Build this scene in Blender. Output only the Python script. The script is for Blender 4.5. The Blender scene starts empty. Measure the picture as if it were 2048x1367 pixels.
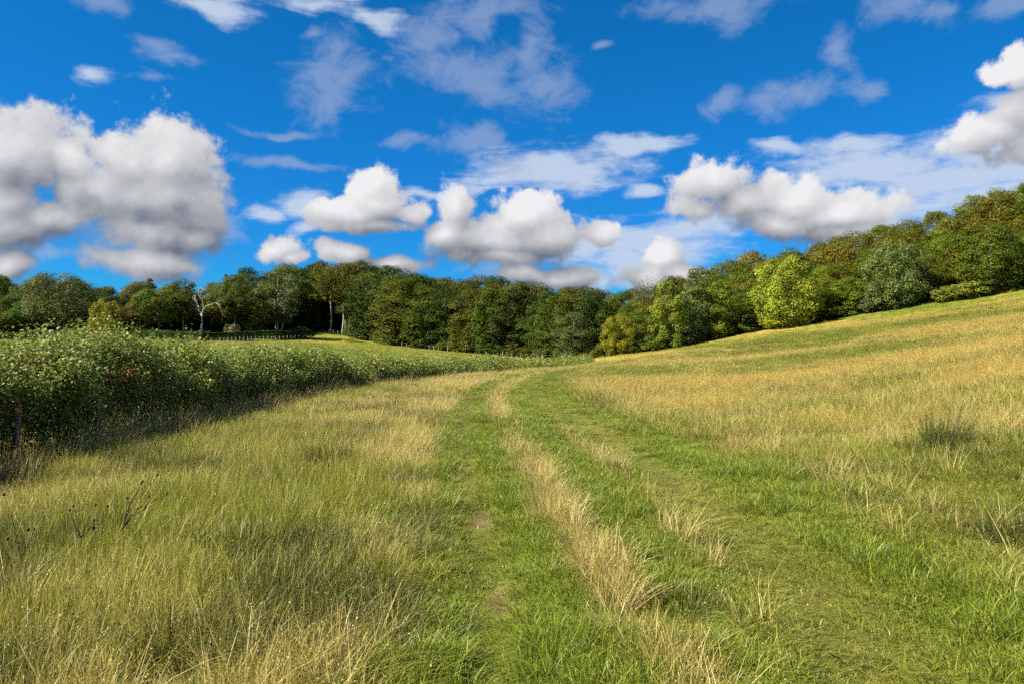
import bpy, math
import numpy as np
from mathutils import Vector

R = math.radians
PI = math.pi
scene = bpy.context.scene
COL = scene.collection

# ------------------------------------------------------------------ camera
FPX = 1607.0          # focal length in photo pixels (photo 2048 wide)
HZ = 700.0            # photo row of the horizon
EYE = 1.6
cam_d = bpy.data.cameras.new('camera')
cam_d.sensor_width = 36.0
cam_d.lens = 36.0 * FPX / 2048.0
cam_d.clip_start = 0.05
cam_d.clip_end = 20000.0
cam = bpy.data.objects.new('camera', cam_d)
COL.objects.link(cam)
cam.location = (0, 0, EYE)
cam.rotation_euler = (PI / 2 + math.atan((HZ - 683.5) / FPX), 0, 0)
scene.camera = cam

scene.view_settings.view_transform = 'Standard'
scene.view_settings.look = 'None'
scene.view_settings.exposure = 1.5
scene.view_settings.gamma = 1.0
scene.view_settings.use_curve_mapping = False
scene.render.engine = 'CYCLES'
scene.cycles.max_bounces = 4
scene.cycles.diffuse_bounces = 2
scene.cycles.glossy_bounces = 2
scene.cycles.transmission_bounces = 3
scene.cycles.use_denoising = False
scene.cycles.use_adaptive_sampling = True
scene.cycles.adaptive_threshold = 0.025
scene.cycles.adaptive_min_samples = 20

# ------------------------------------------------------------------ sun
SUN_AZ, SUN_EL = R(-108), R(42)
sun_dir = Vector((math.sin(SUN_AZ) * math.cos(SUN_EL), math.cos(SUN_AZ) * math.cos(SUN_EL), math.sin(SUN_EL)))
sd = bpy.data.lights.new('sun', 'SUN')
sd.energy = 5.0
sd.angle = R(0.5)
sd.color = (1.0, 0.93, 0.80)
sun = bpy.data.objects.new('sun', sd)
COL.objects.link(sun)
sun.rotation_euler = sun_dir.to_track_quat('Z', 'Y').to_euler()
sun.location = (-60, -10, 60)

# ------------------------------------------------------------------ sky with clouds
world = bpy.data.worlds.new('World')
scene.world = world
world.use_nodes = True
wt = world.node_tree
wt.nodes.clear()


class NB:
    """small helper that adds shader nodes to a tree"""
    def __init__(s, t):
        s.t = t

    def put(s, node, i, v):
        if isinstance(v, bpy.types.NodeSocket):
            s.t.links.new(v, node.inputs[i])
        elif v is not None:
            node.inputs[i].default_value = v

    def m(s, op, a, b=None, c=None, clamp=False):
        n = s.t.nodes.new('ShaderNodeMath')
        n.operation = op
        n.use_clamp = clamp
        for i, v in enumerate((a, b, c)):
            s.put(n, i, v)
        return n.outputs[0]

    def v(s, op, a, b=None, out=0, scale=None):
        n = s.t.nodes.new('ShaderNodeVectorMath')
        n.operation = op
        s.put(n, 0, a)
        if b is not None:
            s.put(n, 1, b)
        if scale is not None:
            s.put(n, 'Scale', scale)
        return n.outputs[out]

    def noise(s, vec, scale, detail=4.0, rough=0.55, lac=2.0, dist=0.0, out=0):
        n = s.t.nodes.new('ShaderNodeTexNoise')
        s.put(n, 'Vector', vec)
        n.inputs['Scale'].default_value = scale
        n.inputs['Detail'].default_value = detail
        n.inputs['Roughness'].default_value = rough
        n.inputs['Lacunarity'].default_value = lac
        n.inputs['Distortion'].default_value = dist
        return n.outputs[out]

    def voro(s, vec, scale):
        n = s.t.nodes.new('ShaderNodeTexVoronoi')
        n.feature = 'F1'
        s.put(n, 'Vector', vec)
        n.inputs['Scale'].default_value = scale
        return n.outputs[0]

    def ramp(s, x, lo, hi, a=0.0, b=1.0, kind='SMOOTHSTEP'):
        n = s.t.nodes.new('ShaderNodeMapRange')
        n.interpolation_type = kind
        s.put(n, 0, x)
        for i, q in enumerate((lo, hi, a, b)):
            s.put(n, i + 1, q)
        return n.outputs[0]

    def mix(s, f, a, b, blend='MIX'):
        n = s.t.nodes.new('ShaderNodeMix')
        n.data_type = 'RGBA'
        n.blend_type = blend
        s.put(n, 0, f)
        s.put(n, 6, a)
        s.put(n, 7, b)
        return n.outputs[2]


def dir_of(px, py):
    x, z = (px - 1024) / FPX, (HZ - py) / FPX
    return math.atan2(x, 1.0), math.atan2(z, math.hypot(1.0, x))


# cloud bodies, given as (column, row, half width, half height) in photo pixels and turned into sky directions
CUMULUS = [
    (255, 310, 95, 85), (340, 310, 100, 85), (310, 395, 160, 110), (185, 375, 105, 95), (385, 410, 85, 95), (300, 520, 130, 54), (300, 465, 150, 70), (150, 330, 60, 50), (375, 475, 80, 50),
    (0, 315, 120, 95), (48, 345, 75, 85), (15, 395, 90, 60), (10, 445, 110, 60), (95, 430, 80, 55), (10, 530, 55, 34),
    (548, 490, 66, 40), (588, 508, 40, 22),
    (750, 402, 90, 62), (720, 418, 85, 45), (815, 425, 58, 36), (760, 445, 112, 26),
    (900, 415, 58, 66), (885, 470, 75, 55), (965, 480, 130, 52), (1060, 425, 75, 52), (1100, 468, 85, 55), (1000, 508, 150, 26),
    (1430, 378, 88, 66), (1395, 425, 60, 40), (1485, 415, 85, 52), (1600, 400, 100, 60), (1680, 425, 120, 52), (1560, 450, 140, 38), (1690, 465, 100, 30),
    (1320, 520, 70, 46), (1290, 552, 88, 34), (1370, 555, 75, 26),
    (1200, 465, 44, 28), (1130, 550, 100, 28), (1050, 540, 90, 20), (705, 507, 60, 28), (795, 522, 85, 20),
    (2000, 262, 90, 42), (2070, 240, 80, 50), (2070, 315, 80, 50),
    (2055, 135, 60, 38),
]
SHEETS = [
    (1990, 290, 130, 70), (1900, 290, 90, 45), (1985, 345, 150, 60), (1700, 285, 90, 20),
    (1100, 345, 190, 42), (1250, 303, 110, 16), (1010, 362, 130, 24), (1310, 485, 210, 42), (1420, 455, 120, 26), (1760, 330, 210, 48),
    (1880, 375, 200, 70), (1990, 395, 140, 60), (595, 400, 60, 24), (515, 412, 36, 18), (600, 445, 50, 14), (1290, 385, 50, 20), (850, 370, 70, 12),
    (1160, 505, 110, 44), (1250, 530, 110, 54), (1180, 562, 90, 28), (1750, 430, 170, 46), (1990, 195, 55, 18),
    (420, 15, 85, 20), (203, 132, 36, 22), (660, 15, 105, 26), (770, 40, 55, 26), (1560, 300, 70, 14),
]
WISPS = [
    (310, 88, 80, 18), (285, 142, 50, 16), (560, 325, 110, 16), (830, 302, 80, 14), (560, 255, 90, 12),
    (955, 300, 75, 42), (1005, 335, 60, 30), (960, 305, 50, 30),
    (930, 150, 150, 75), (850, 60, 95, 75), (950, 20, 150, 40), (650, 160, 95, 90), (640, 205, 50, 55), (1110, 165, 95, 50), (1060, 110, 45, 65),
    (1450, 12, 160, 32), (1590, 180, 100, 42), (1455, 200, 55, 34), (1675, 115, 32, 42), (1720, 190, 36, 22), (200, 6, 70, 34),
    (1800, 15, 65, 45), (1870, 28, 55, 28), (2000, 12, 90, 30), (620, 60, 34, 18), (1205, 97, 20, 10), (430, 470, 60, 40), (100, 500, 60, 20), (1000, 545, 110, 24),
]


# grey shade painted on the cumulus, as darker blobs
SHADE = [
    (1425, 405, 90, 55), (375, 470, 110, 38), (330, 425, 120, 30), (90, 365, 110, 45), (760, 440, 130, 34), (985, 508, 190, 32), (1200, 468, 55, 30), (1130, 550, 130, 30),
    (1970, 335, 150, 40), (40, 470, 120, 30), (585, 508, 50, 24), (1600, 468, 150, 26), (1290, 555, 120, 28), (790, 520, 100, 22), (1980, 280, 60, 22),
]


def blob_field(nb, P, blobs):
    f = None
    for (px, py, rx, ry) in blobs:
        a, e = dir_of(px, py)
        d = nb.v('SUBTRACT', P, (a, e, 0))
        d = nb.v('MULTIPLY', d, (FPX / rx, FPX / ry, 0))
        q = nb.m('SUBTRACT', 1.0, nb.v('LENGTH', d, out=1))
        if f is None:
            f = q
        else:
            n = nb.t.nodes.new('ShaderNodeMath')
            n.operation = 'SMOOTH_MAX'
            nb.put(n, 0, f)
            nb.put(n, 1, q)
            n.inputs[2].default_value = 0.12
            f = n.outputs[0]
    return nb.m('MAXIMUM', f, -1.5)


def cloud_group(name, blobs, body):
    g = bpy.data.node_groups.new(name, 'ShaderNodeTree')
    g.interface.new_socket('Dir', in_out='INPUT', socket_type='NodeSocketVector')
    g.interface.new_socket('Density', in_out='OUTPUT', socket_type='NodeSocketFloat')
    g.interface.new_socket('Body', in_out='OUTPUT', socket_type='NodeSocketFloat')
    g.interface.new_socket('Shade', in_out='OUTPUT', socket_type='NodeSocketFloat')
    gi = g.nodes.new('NodeGroupInput')
    go = g.nodes.new('NodeGroupOutput')
    nb = NB(g)
    D = nb.v('NORMALIZE', gi.outputs[0])
    sx = g.nodes.new('ShaderNodeSeparateXYZ')
    g.links.new(D, sx.inputs[0])
    az = nb.m('ARCTAN2', sx.outputs[0], sx.outputs[1])
    el = nb.m('ARCSINE', sx.outputs[2])
    cx = g.nodes.new('ShaderNodeCombineXYZ')
    g.links.new(az, cx.inputs[0])
    g.links.new(el, cx.inputs[1])
    P = cx.outputs[0]
    # the same kinds of cloud carry on round the rest of the sky
    out = nb.m('MAXIMUM', nb.ramp(nb.m('ABSOLUTE', az), R(36), R(50)), nb.ramp(el, R(27), R(40)))
    up = nb.ramp(el, R(-2), R(6))
    out = nb.m('MULTIPLY', out, up)
    r = body(nb, D, P, el, out)
    g.links.new(r[0], go.inputs[0])
    g.links.new(r[1], go.inputs[1])
    if len(r) > 2:
        g.links.new(r[2], go.inputs[2])
    return g


def body_cumulus(nb, D, P, el, out):
    w = nb.noise(D, 7.0, 2, 0.6, out=1)
    w = nb.v('SUBTRACT', w, (0.5, 0.5, 0.5))
    Pw = nb.v('ADD', P, nb.v('SCALE', w, scale=0.055))
    f = blob_field(nb, Pw, CUMULUS)
    far = nb.ramp(nb.noise(nb.v('MULTIPLY', D, (1, 1, 2.2)), 2.3, 2, 0.5), 0.47, 0.64, -0.9, 0.7)  # unseen cloud cover, raised to whiten the blue fill light
    f = nb.m('ADD', nb.m('MULTIPLY', f, nb.m('SUBTRACT', 1.0, out)), nb.m('MULTIPLY', far, out))
    n1 = nb.m('MULTIPLY', nb.m('SUBTRACT', nb.noise(D, 14.0, 10, 0.66), 0.5), 3.5)
    v1 = nb.m('MULTIPLY', nb.m('SUBTRACT', 0.45, nb.voro(nb.v('ADD', D, nb.v('SCALE', w, scale=0.05)), 26.0)), 0.6)
    v2 = nb.m('MULTIPLY', nb.m('SUBTRACT', 0.45, nb.voro(nb.v('ADD', D, nb.v('SCALE', w, scale=0.05)), 68.0)), 0.22)
    v1 = nb.m('ADD', v1, v2)
    return nb.m('ADD', nb.m('MULTIPLY_ADD', f, 1.5, 0.02), nb.m('ADD', n1, v1)), f, nb.m('ADD', blob_field(nb, Pw, SHADE), nb.m('MULTIPLY', n1, .18))


def body_sheet(nb, D, P, el, out):
    w = nb.v('SUBTRACT', nb.noise(D, 8.0, 2, 0.6, out=1), (0.5, 0.5, 0.5))
    Pw = nb.v('ADD', P, nb.v('SCALE', w, scale=0.07))
    f = blob_field(nb, Pw, SHEETS)
    f = nb.m('ADD', nb.m('MULTIPLY', f, nb.m('SUBTRACT', 1.0, out)), nb.m('MULTIPLY', -0.4, out))
    q = nb.v('MULTIPLY', D, (8.0, 8.0, 44.0))
    n1 = nb.m('MULTIPLY', nb.m('SUBTRACT', nb.noise(q, 1.0, 6, 0.62, dist=0.6), 0.5), 1.9)
    n2 = nb.m('MULTIPLY', nb.m('SUBTRACT', nb.noise(nb.v('MULTIPLY', D, (1, 1, 2)), 42.0, 5, 0.65), 0.5), 1.1)
    return nb.m('ADD', nb.m('ADD', f, n1), n2), f


def body_wisp(nb, D, P, el, out):
    w = nb.v('SUBTRACT', nb.noise(D, 9.0, 2, 0.6, out=1), (0.5, 0.5, 0.5))
    Pw = nb.v('ADD', P, nb.v('SCALE', w, scale=0.09))
    f = blob_field(nb, Pw, WISPS)
    f = nb.m('ADD', nb.m('MULTIPLY', f, nb.m('SUBTRACT', 1.0, out)), nb.m('MULTIPLY', -0.35, out))
    n1 = nb.m('MULTIPLY', nb.m('SUBTRACT', nb.noise(nb.v('MULTIPLY', D, (1, 1, 1.5)), 17.0, 9, 0.68, dist=0.5), 0.5), 2.9)
    return nb.m('ADD', f, n1), f


g_cum = cloud_group('cumulus', CUMULUS, body_cumulus)
g_sheet = cloud_group('sheet_cloud', SHEETS, body_sheet)
g_wisp = cloud_group('wisp_cloud', WISPS, body_wisp)

nb = NB(wt)
tc = wt.nodes.new('ShaderNodeTexCoord')
D0 = tc.outputs['Generated']


def use(group, vec, out=0):
    n = wt.nodes.new('ShaderNodeGroup')
    n.node_tree = group
    wt.links.new(vec, n.inputs[0])
    return n.outputs[out]


sky = wt.nodes.new('ShaderNodeTexSky')
sky.sky_type = 'NISHITA'
sky.sun_disc = False
sky.sun_elevation = SUN_EL
sky.sun_rotation = SUN_AZ
sky.altitude = 200
sky.air_density = 1.0
sky.dust_density = 0.2
sky.ozone_density = 3.0
hs = wt.nodes.new('ShaderNodeHueSaturation')
hs.inputs['Saturation'].default_value = 1.2
hs.inputs['Value'].default_value = 1.0
wt.links.new(sky.outputs[0], hs.inputs['Color'])
sp = wt.nodes.new('ShaderNodeSeparateXYZ')
wt.links.new(D0, sp.inputs[0])
tint = nb.mix(nb.ramp(sp.outputs[2], 0.08, 0.40), (0.10, 0.70, 1.30, 1), (0.07, 0.86, 1.26, 1))
skyc = nb.mix(1.0, hs.outputs[0], tint, 'MULTIPLY')

dens = use(g_cum, D0)
body0 = use(g_cum, D0, 1)
dens_up = use(g_cum, nb.v('ADD', D0, (-0.010, 0.0, 0.017)))
body_up = use(g_cum, nb.v('ADD', D0, (-0.022, 0.0, 0.052)), 1)
rise = nb.m('SUBTRACT', body0, body_up)
a_c = nb.ramp(dens, -0.06, nb.ramp(rise, -0.4, 0.5, 0.78, 0.44))
lit = nb.m('ADD', nb.m('MULTIPLY', nb.m('SUBTRACT', dens, dens_up), 0.22), 0.41)  # cloud light and shade painted in from density fall-off towards the sun
lit = nb.m('ADD', lit, nb.m('MULTIPLY', nb.m('SUBTRACT', body0, body_up), 0.36))
lit = nb.m('SUBTRACT', lit, nb.m('MULTIPLY', nb.ramp(use(g_cum, D0, 2), -0.3, 0.7), 0.20))
lit = nb.ramp(lit, 0.0, 1.0, kind='LINEAR')
cum_col = nb.mix(lit, (1.5, 1.75, 2.3, 1), (8.3, 8.25, 8.4, 1))
a_s = nb.m('MULTIPLY', nb.ramp(use(g_sheet, D0), -0.25, 0.75), 0.88)
a_w = nb.m('MULTIPLY', nb.ramp(use(g_wisp, D0), -0.1, 1.0), 0.56)
c = nb.mix(a_s, skyc, (5.6, 6.5, 8.0, 1))
c = nb.mix(a_w, c, (3.3, 4.2, 6.2, 1))
c = nb.mix(a_c, c, cum_col)
c = nb.v('SCALE', c, scale=0.74)
bg = wt.nodes.new('ShaderNodeBackground')
bg.inputs['Strength'].default_value = 0.05
wt.links.new(c, bg.inputs['Color'])
wo = wt.nodes.new('ShaderNodeOutputWorld')
wt.links.new(bg.outputs[0], wo.inputs['Surface'])
world.cycles.sampling_method = 'NONE'

# ------------------------------------------------------------------ helpers
rng = np.random.default_rng(7)


def _h(ix, iy, seed):
    n = (ix.astype(np.int64) * 374761393 + iy.astype(np.int64) * 668265263 + seed * 1442695041) & 0x7fffffff
    n = ((n ^ (n >> 13)) * 1274126177) & 0x7fffffff
    return ((n ^ (n >> 16)) & 0xffff) / 65535.0


def vnoise(x, y, seed=0):
    x = np.asarray(x, float); y = np.asarray(y, float)
    ix, iy = np.floor(x), np.floor(y)
    fx, fy = x - ix, y - iy
    fx = fx * fx * (3 - 2 * fx); fy = fy * fy * (3 - 2 * fy)
    a = _h(ix, iy, seed); b = _h(ix + 1, iy, seed); c = _h(ix, iy + 1, seed); d = _h(ix + 1, iy + 1, seed)
    return (a * (1 - fx) + b * fx) * (1 - fy) + (c * (1 - fx) + d * fx) * fy


def fbm(x, y, seed=0, octv=4, rough=0.5):
    s, a, t = 0.0, 1.0, 0.0
    for k in range(octv):
        s = s + a * vnoise(x * 2 ** k + 17.3 * k, y * 2 ** k + 9.1 * k, seed + k)
        t += a; a *= rough
    return s / t


def sstep(x, a, b):
    t = np.clip((x - a) / (b - a), 0, 1)
    return t * t * (3 - 2 * t)


def P3(px, py, d):
    """a photo pixel at forward distance d, as a point of the place"""
    return ((px - 1024) / FPX * d, d, EYE + (HZ - py) / FPX * d)


def tag(o, label=None, cat=None, group=None, kind=None):
    if label: o['label'] = label
    if cat: o['category'] = cat
    if group: o['group'] = group
    if kind: o['kind'] = kind
    return o


def mesh_np(name, verts, faces, k, smooth=False):
    """mesh from arrays; every face has k corners"""
    me = bpy.data.meshes.new(name)
    verts = np.ascontiguousarray(verts, np.float32); faces = np.ascontiguousarray(faces, np.int32)
    nf = len(faces)
    me.vertices.add(len(verts)); me.vertices.foreach_set('co', verts.ravel())
    me.loops.add(nf * k); me.loops.foreach_set('vertex_index', faces.ravel())
    me.polygons.add(nf)
    me.polygons.foreach_set('loop_start', np.arange(nf, dtype=np.int32) * k)
    if smooth:
        me.polygons.foreach_set('use_smooth', np.ones(nf, bool))
    me.update(calc_edges=True)
    return me


def attr(me, name, kind, dom, data):
    a = me.attributes.new(name, kind, dom)
    key = {'FLOAT': 'value', 'INT': 'value', 'FLOAT_VECTOR': 'vector', 'FLOAT_COLOR': 'color'}[kind]
    a.data.foreach_set(key, np.ascontiguousarray(data, np.int32 if kind == 'INT' else np.float32).ravel())


def link(name, me, mat=None, parent=None):
    o = bpy.data.objects.new(name, me)
    COL.objects.link(o)
    if mat is not None and not me.materials:
        me.materials.append(mat)
    if parent is not None:
        o.parent = parent
    return o


def empty(name, loc, rz=0.0, scale=(1, 1, 1)):
    o = bpy.data.objects.new(name, None)
    COL.objects.link(o)
    o.location = loc; o.rotation_euler = (0, 0, rz); o.scale = scale
    o.empty_display_size = 0.3
    return o


class Tubes:
    """collects tapered bent tubes into one mesh"""
    def __init__(s, sides=6):
        s.V, s.F, s.n, s.k = [], [], 0, sides

    def add(s, pts, rad):
        pts = np.asarray(pts, float); k = s.k
        n = len(pts)
        rad = np.broadcast_to(rad, (n,))
        tan = np.gradient(pts, axis=0)
        tan /= np.linalg.norm(tan, axis=1, keepdims=True) + 1e-9
        ref = np.array([1.0, 0.13, 0.07]) if abs(tan[0][0]) < 0.8 else np.array([0.1, 1.0, 0.1])
        u = np.cross(tan, ref); u /= np.linalg.norm(u, axis=1, keepdims=True) + 1e-9
        w = np.cross(tan, u)
        a = np.arange(k) * 2 * PI / k
        ring = pts[:, None, :] + rad[:, None, None] * (np.cos(a)[None, :, None] * u[:, None, :] + np.sin(a)[None, :, None] * w[:, None, :])
        s.V.append(ring.reshape(-1, 3))
        b = s.n + (np.arange(n - 1) * k)[:, None]
        i = np.arange(k)[None, :]; j = (np.arange(k) + 1)[None, :] % k
        s.F.append(np.stack([b + i, b + j, b + k + j, b + k + i], -1).reshape(-1, 4))
        cap = s.n + (n - 1) * k
        for q in range(1, k - 2, 2):
            s.F.append(np.array([[cap, cap + q, cap + q + 1, cap + q + 2 if q + 2 < k else cap]]))
        s.n += n * k
        return s

    def mesh(s, name):
        return mesh_np(name, np.concatenate(s.V), np.concatenate(s.F), 4, True)


# ------------------------------------------------------------------ materials
def new_mat(name):
    m = bpy.data.materials.new(name)
    m.use_nodes = True
    m.node_tree.nodes.clear()
    return m, NB(m.node_tree)


def leafy(nb, color, rough, spec, trans, tcol=None):
    t = nb.t
    p = t.nodes.new('ShaderNodeBsdfPrincipled')
    nb.put(p, 'Base Color', color)
    p.inputs['Roughness'].default_value = rough
    p.inputs['Specular IOR Level'].default_value = spec
    tr = t.nodes.new('ShaderNodeBsdfTranslucent')
    nb.put(tr, 'Color', color if tcol is None else tcol)
    mx = t.nodes.new('ShaderNodeMixShader')
    mx.inputs[0].default_value = trans
    t.links.new(p.outputs[0], mx.inputs[1]); t.links.new(tr.outputs[0], mx.inputs[2])
    o = t.nodes.new('ShaderNodeOutputMaterial')
    t.links.new(mx.outputs[0], o.inputs[0])


def get_attr(nb, name, out='Fac', kind='GEOMETRY'):
    n = nb.t.nodes.new('ShaderNodeAttribute')
    n.attribute_name = name; n.attribute_type = kind
    return n.outputs[out]


def mat_foliage():
    m, nb = new_mat('foliage')
    oi = nb.t.nodes.new('ShaderNodeObjectInfo')
    tone = get_attr(nb, 'tone')
    tc = nb.t.nodes.new('ShaderNodeTexCoord')
    big = nb.noise(tc.outputs['Object'], 0.45, 2, 0.5)
    c = nb.mix(1.0, oi.outputs['Color'], nb.mix(nb.ramp(big, 0.35, 0.7), (0.90, 1.0, 1.0, 1), (1.20, 1.06, 0.85, 1)), 'MULTIPLY')
    k = nb.m('MULTIPLY_ADD', tone, 1.0, 0.5)
    c = nb.v('SCALE', c, scale=k)
    leafy(nb, c, 0.6, 0.12, 0.30)
    return m


def mat_bark(name, a, b, scale):
    m, nb = new_mat(name)
    tc = nb.t.nodes.new('ShaderNodeTexCoord')
    n = nb.noise(nb.v('MULTIPLY', tc.outputs['Object'], (1, 1, 0.35)), scale, 6, 0.65)
    c = nb.mix(nb.ramp(n, 0.3, 0.7), a, b)
    p = nb.t.nodes.new('ShaderNodeBsdfPrincipled')
    nb.put(p, 'Base Color', c); p.inputs['Roughness'].default_value = 0.85
    bp = nb.t.nodes.new('ShaderNodeBump'); bp.inputs['Strength'].default_value = 0.5; bp.inputs['Distance'].default_value = 0.03
    nb.put(bp, 'Height', n); nb.t.links.new(bp.outputs[0], p.inputs['Normal'])
    o = nb.t.nodes.new('ShaderNodeOutputMaterial'); nb.t.links.new(p.outputs[0], o.inputs[0])
    return m


def mat_blade(name, root, tip, alt, trans=0.25, rough=0.45, spec=0.4):
    """grass: blade colour runs from root to tip, each tuft and blade a little different"""
    m, nb = new_mat(name)
    oi = nb.t.nodes.new('ShaderNodeObjectInfo')
    h = get_attr(nb, 'hgt'); tone = get_attr(nb, 'tone')
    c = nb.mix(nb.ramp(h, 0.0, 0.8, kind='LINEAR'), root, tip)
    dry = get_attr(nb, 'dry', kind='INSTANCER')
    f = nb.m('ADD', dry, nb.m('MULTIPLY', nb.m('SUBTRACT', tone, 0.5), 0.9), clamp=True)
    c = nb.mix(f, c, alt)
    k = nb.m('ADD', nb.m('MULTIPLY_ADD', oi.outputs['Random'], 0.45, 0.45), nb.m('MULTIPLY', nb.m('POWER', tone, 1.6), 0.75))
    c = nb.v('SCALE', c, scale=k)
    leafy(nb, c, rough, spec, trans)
    return m


def mat_plain(name, col, rough=0.7, spec=0.3, var=0.25, scale=6.0):
    m, nb = new_mat(name)
    tc = nb.t.nodes.new('ShaderNodeTexCoord')
    n = nb.noise(tc.outputs['Object'], scale, 4, 0.6)
    c = nb.v('SCALE', nb.mix(0.0, col, col), scale=nb.ramp(n, 0.2, 0.8, 1 - var, 1 + var))
    p = nb.t.nodes.new('ShaderNodeBsdfPrincipled')
    nb.put(p, 'Base Color', c); p.inputs['Roughness'].default_value = rough; p.inputs['Specular IOR Level'].default_value = spec
    o = nb.t.nodes.new('ShaderNodeOutputMaterial'); nb.t.links.new(p.outputs[0], o.inputs[0])
    return m


M_FOL = mat_foliage()
M_BARK = mat_bark('dark_bark', (0.055, 0.045, 0.032, 1), (0.16, 0.14, 0.11, 1), 3.0)
M_PALE = mat_bark('pale_bark', (0.20, 0.18, 0.145, 1), (0.50, 0.46, 0.39, 1), 2.5)
M_POST = mat_bark('weathered_wood', (0.085, 0.06, 0.032, 1), (0.22, 0.165, 0.095, 1), 9.0)
M_STAKE = mat_bark('pale_stake_wood', (0.25, 0.225, 0.185, 1), (0.46, 0.42, 0.36, 1), 9.0)
M_WIRE = mat_plain('galvanised_wire', (0.16, 0.16, 0.16, 1), 0.5, 0.5)

# ------------------------------------------------------------------ the lie of the land
CTRL = [
    (0, -40, 0), (0, -10, 0), (0, 0, 0), (0, 10, 0), (0, 20, 0), (-1, 30, 0), (-1, 40, 0), (0.2, 51, 0), (1.5, 60, 0),
    (-3, 5, -.02), (-5, 12, -.08), (-7, 11, -.2), (-9, 11, -.25), (-12, 11, -.2), (-8.5, 22, -.2), (-12, 24, -.3), (-20, 8, -.1), (-20, -10, .1), (-7, 0, -.15),
    (-6.2, 36, -.12), (-9, 38, -.35), (-3, 52, -.1), (-5.5, 54, -.35), (0, 66, -.25), (-1, 76, -1.0), (5, 92, -1.25), (9, 110, -1.1), (12.6, 130, -.8),
    (3, 70, -.05), (7, 84, -.05),
    P3(800, 708, 120), P3(800, 692, 188), P3(640, 668, 202), P3(640, 688, 130), P3(720, 680, 196), P3(720, 700, 120),
    P3(500, 678, 175), P3(500, 690, 115), P3(430, 684, 160), P3(1000, 710, 172), P3(1000, 723, 125), P3(900, 702, 180), P3(900, 715, 120), P3(1100, 719, 158), P3(1170, 721, 150),
    P3(0, 682, 150), P3(200, 681, 155), P3(0, 692, 85), P3(250, 692, 90), (-20, 30, .1), (-30, 50, .9), P3(-400, 682, 150), (-60, 20, 1.0),
    P3(1300, 703.5, 140), P3(1400, 685, 146), P3(1500, 664, 147), P3(1600, 650, 145), P3(1700, 634.5, 142), P3(1850, 607, 136), P3(2048, 578, 128), P3(2300, 535, 118),
    P3(2048, 900, 9.6), P3(2048, 780, 16), P3(2048, 700, 27), P3(2048, 640, 52), P3(2048, 605, 85), P3(1700, 900, 12), P3(1700, 800, 22),
    P3(1700, 740, 38), P3(1700, 690, 70), P3(1700, 658, 105), P3(1400, 800, 26), P3(1400, 750, 45), P3(1400, 720, 75), P3(1400, 700, 108),
    P3(1200, 760, 43), P3(1200, 735.5, 70), P3(1200, 725, 100), P3(1200, 718.5, 132), (3, 5, .02), (6, 3, .2), (12, -5, .7), (30, -10, 2.6), (60, 0, 6.5), (70, 50, 9),
    # under the wood
    (100, 190, 26), (140, 150, 30), (76, 200, 15), (58, 200, 11.5), (44, 195, 6.5), (22, 195, .8), (-3, 205, 2.2), (-28, 222, 5), (-50, 235, 9.5), (-70, 235, 8.5), (-100, 225, 5.5), (-125, 205, 4.2), (-150, 150, 4),
    (0, 320, 6), (-160, 320, 10), (160, 320, 40), (-260, 120, 8), (260, 100, 45), (150, -60, 14), (-150, -100, 4), (0, -160, 2),
]
CP = np.array([c[:3] for c in CTRL], float)


def _phi(r2):
    return 0.5 * r2 * np.log(r2 + 1e-9)


def _tps(P, z, lam):
    n = len(P)
    K = _phi(((P[:, None] - P[None]) ** 2).sum(-1)) + np.eye(n) * lam
    Q = np.hstack([np.ones((n, 1)), P])
    A = np.block([[K, Q], [Q.T, np.zeros((3, 3))]])
    return np.linalg.solve(A, np.concatenate([z, np.zeros(3)]))


_PS = CP[:, :2] / 50.0
_W = _tps(_PS, CP[:, 2], 1e-5)
TRK_Y = np.array([-30, 0, 4, 5.7, 8.6, 12.9, 19.8, 27, 36.7, 51, 61, 75, 95, 130.])
TRK_L = np.array([.1, .05, -.085, -.17, -.42, -.75, -1.2, -1.4, -1.1, .2, 2.1, 6, 13, 26])
TRK_R = np.array([1.6, 1.75, 1.86, 1.94, 2.0, 1.86, 1.55, .95, .75, 1.9, 3.6, 7.5, 14.5, 27.5])
TRK_S = np.array([.9, .92, .83, .66, .42, .12, -.3, -.55, -.3, 1.05, 2.9, 6.8, 13.8, 26.8])


def zbase(x, y):
    x = np.atleast_1d(np.asarray(x, float)); y = np.atleast_1d(np.asarray(y, float))
    r = np.hypot(x, y)
    f = np.minimum(1.0, 330.0 / np.maximum(r, 1e-6))
    q = np.stack([x * f, y * f], -1) / 50.0
    out = np.empty(len(x))
    for i in range(0, len(x), 40000):
        s = slice(i, i + 40000)
        d2 = ((q[s][:, None, :] - _PS[None]) ** 2).sum(-1)
        out[s] = _phi(d2) @ _W[:-3] + _W[-3] + q[s] @ _W[-2:]
    return out


def zg(x, y):
    x = np.atleast_1d(np.asarray(x, float)); y = np.atleast_1d(np.asarray(y, float))
    z = zbase(x, y)
    near = 1 - sstep(np.hypot(x, y), 25, 60)
    z = z + near * (0.10 * (fbm(x * .55, y * .55, 3, 3) - .5) + 0.05 * (vnoise(x * 2.2, y * 2.2, 5) - .5))
    l = np.interp(y, TRK_Y, TRK_L); r_ = np.interp(y, TRK_Y, TRK_R)
    z -= 0.07 * np.exp(-((x - l) / .24) ** 2) * (1 - sstep(y, 40, 70))
    z -= 0.06 * np.exp(-((x - r_) / .36) ** 2) * (1 - sstep(y, 40, 70))
    return z


def hit(px, py, dmax=260.0):
    """where the sight line of a photo pixel meets the ground"""
    d = np.concatenate([np.arange(1.5, 30, .05), np.arange(30, dmax, .25)])
    x, y, z = P3(px, py, d)
    g = zg(x, y)
    i = np.argmax(z <= g)
    return float(x[i]), float(y[i]), float(g[i])


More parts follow.
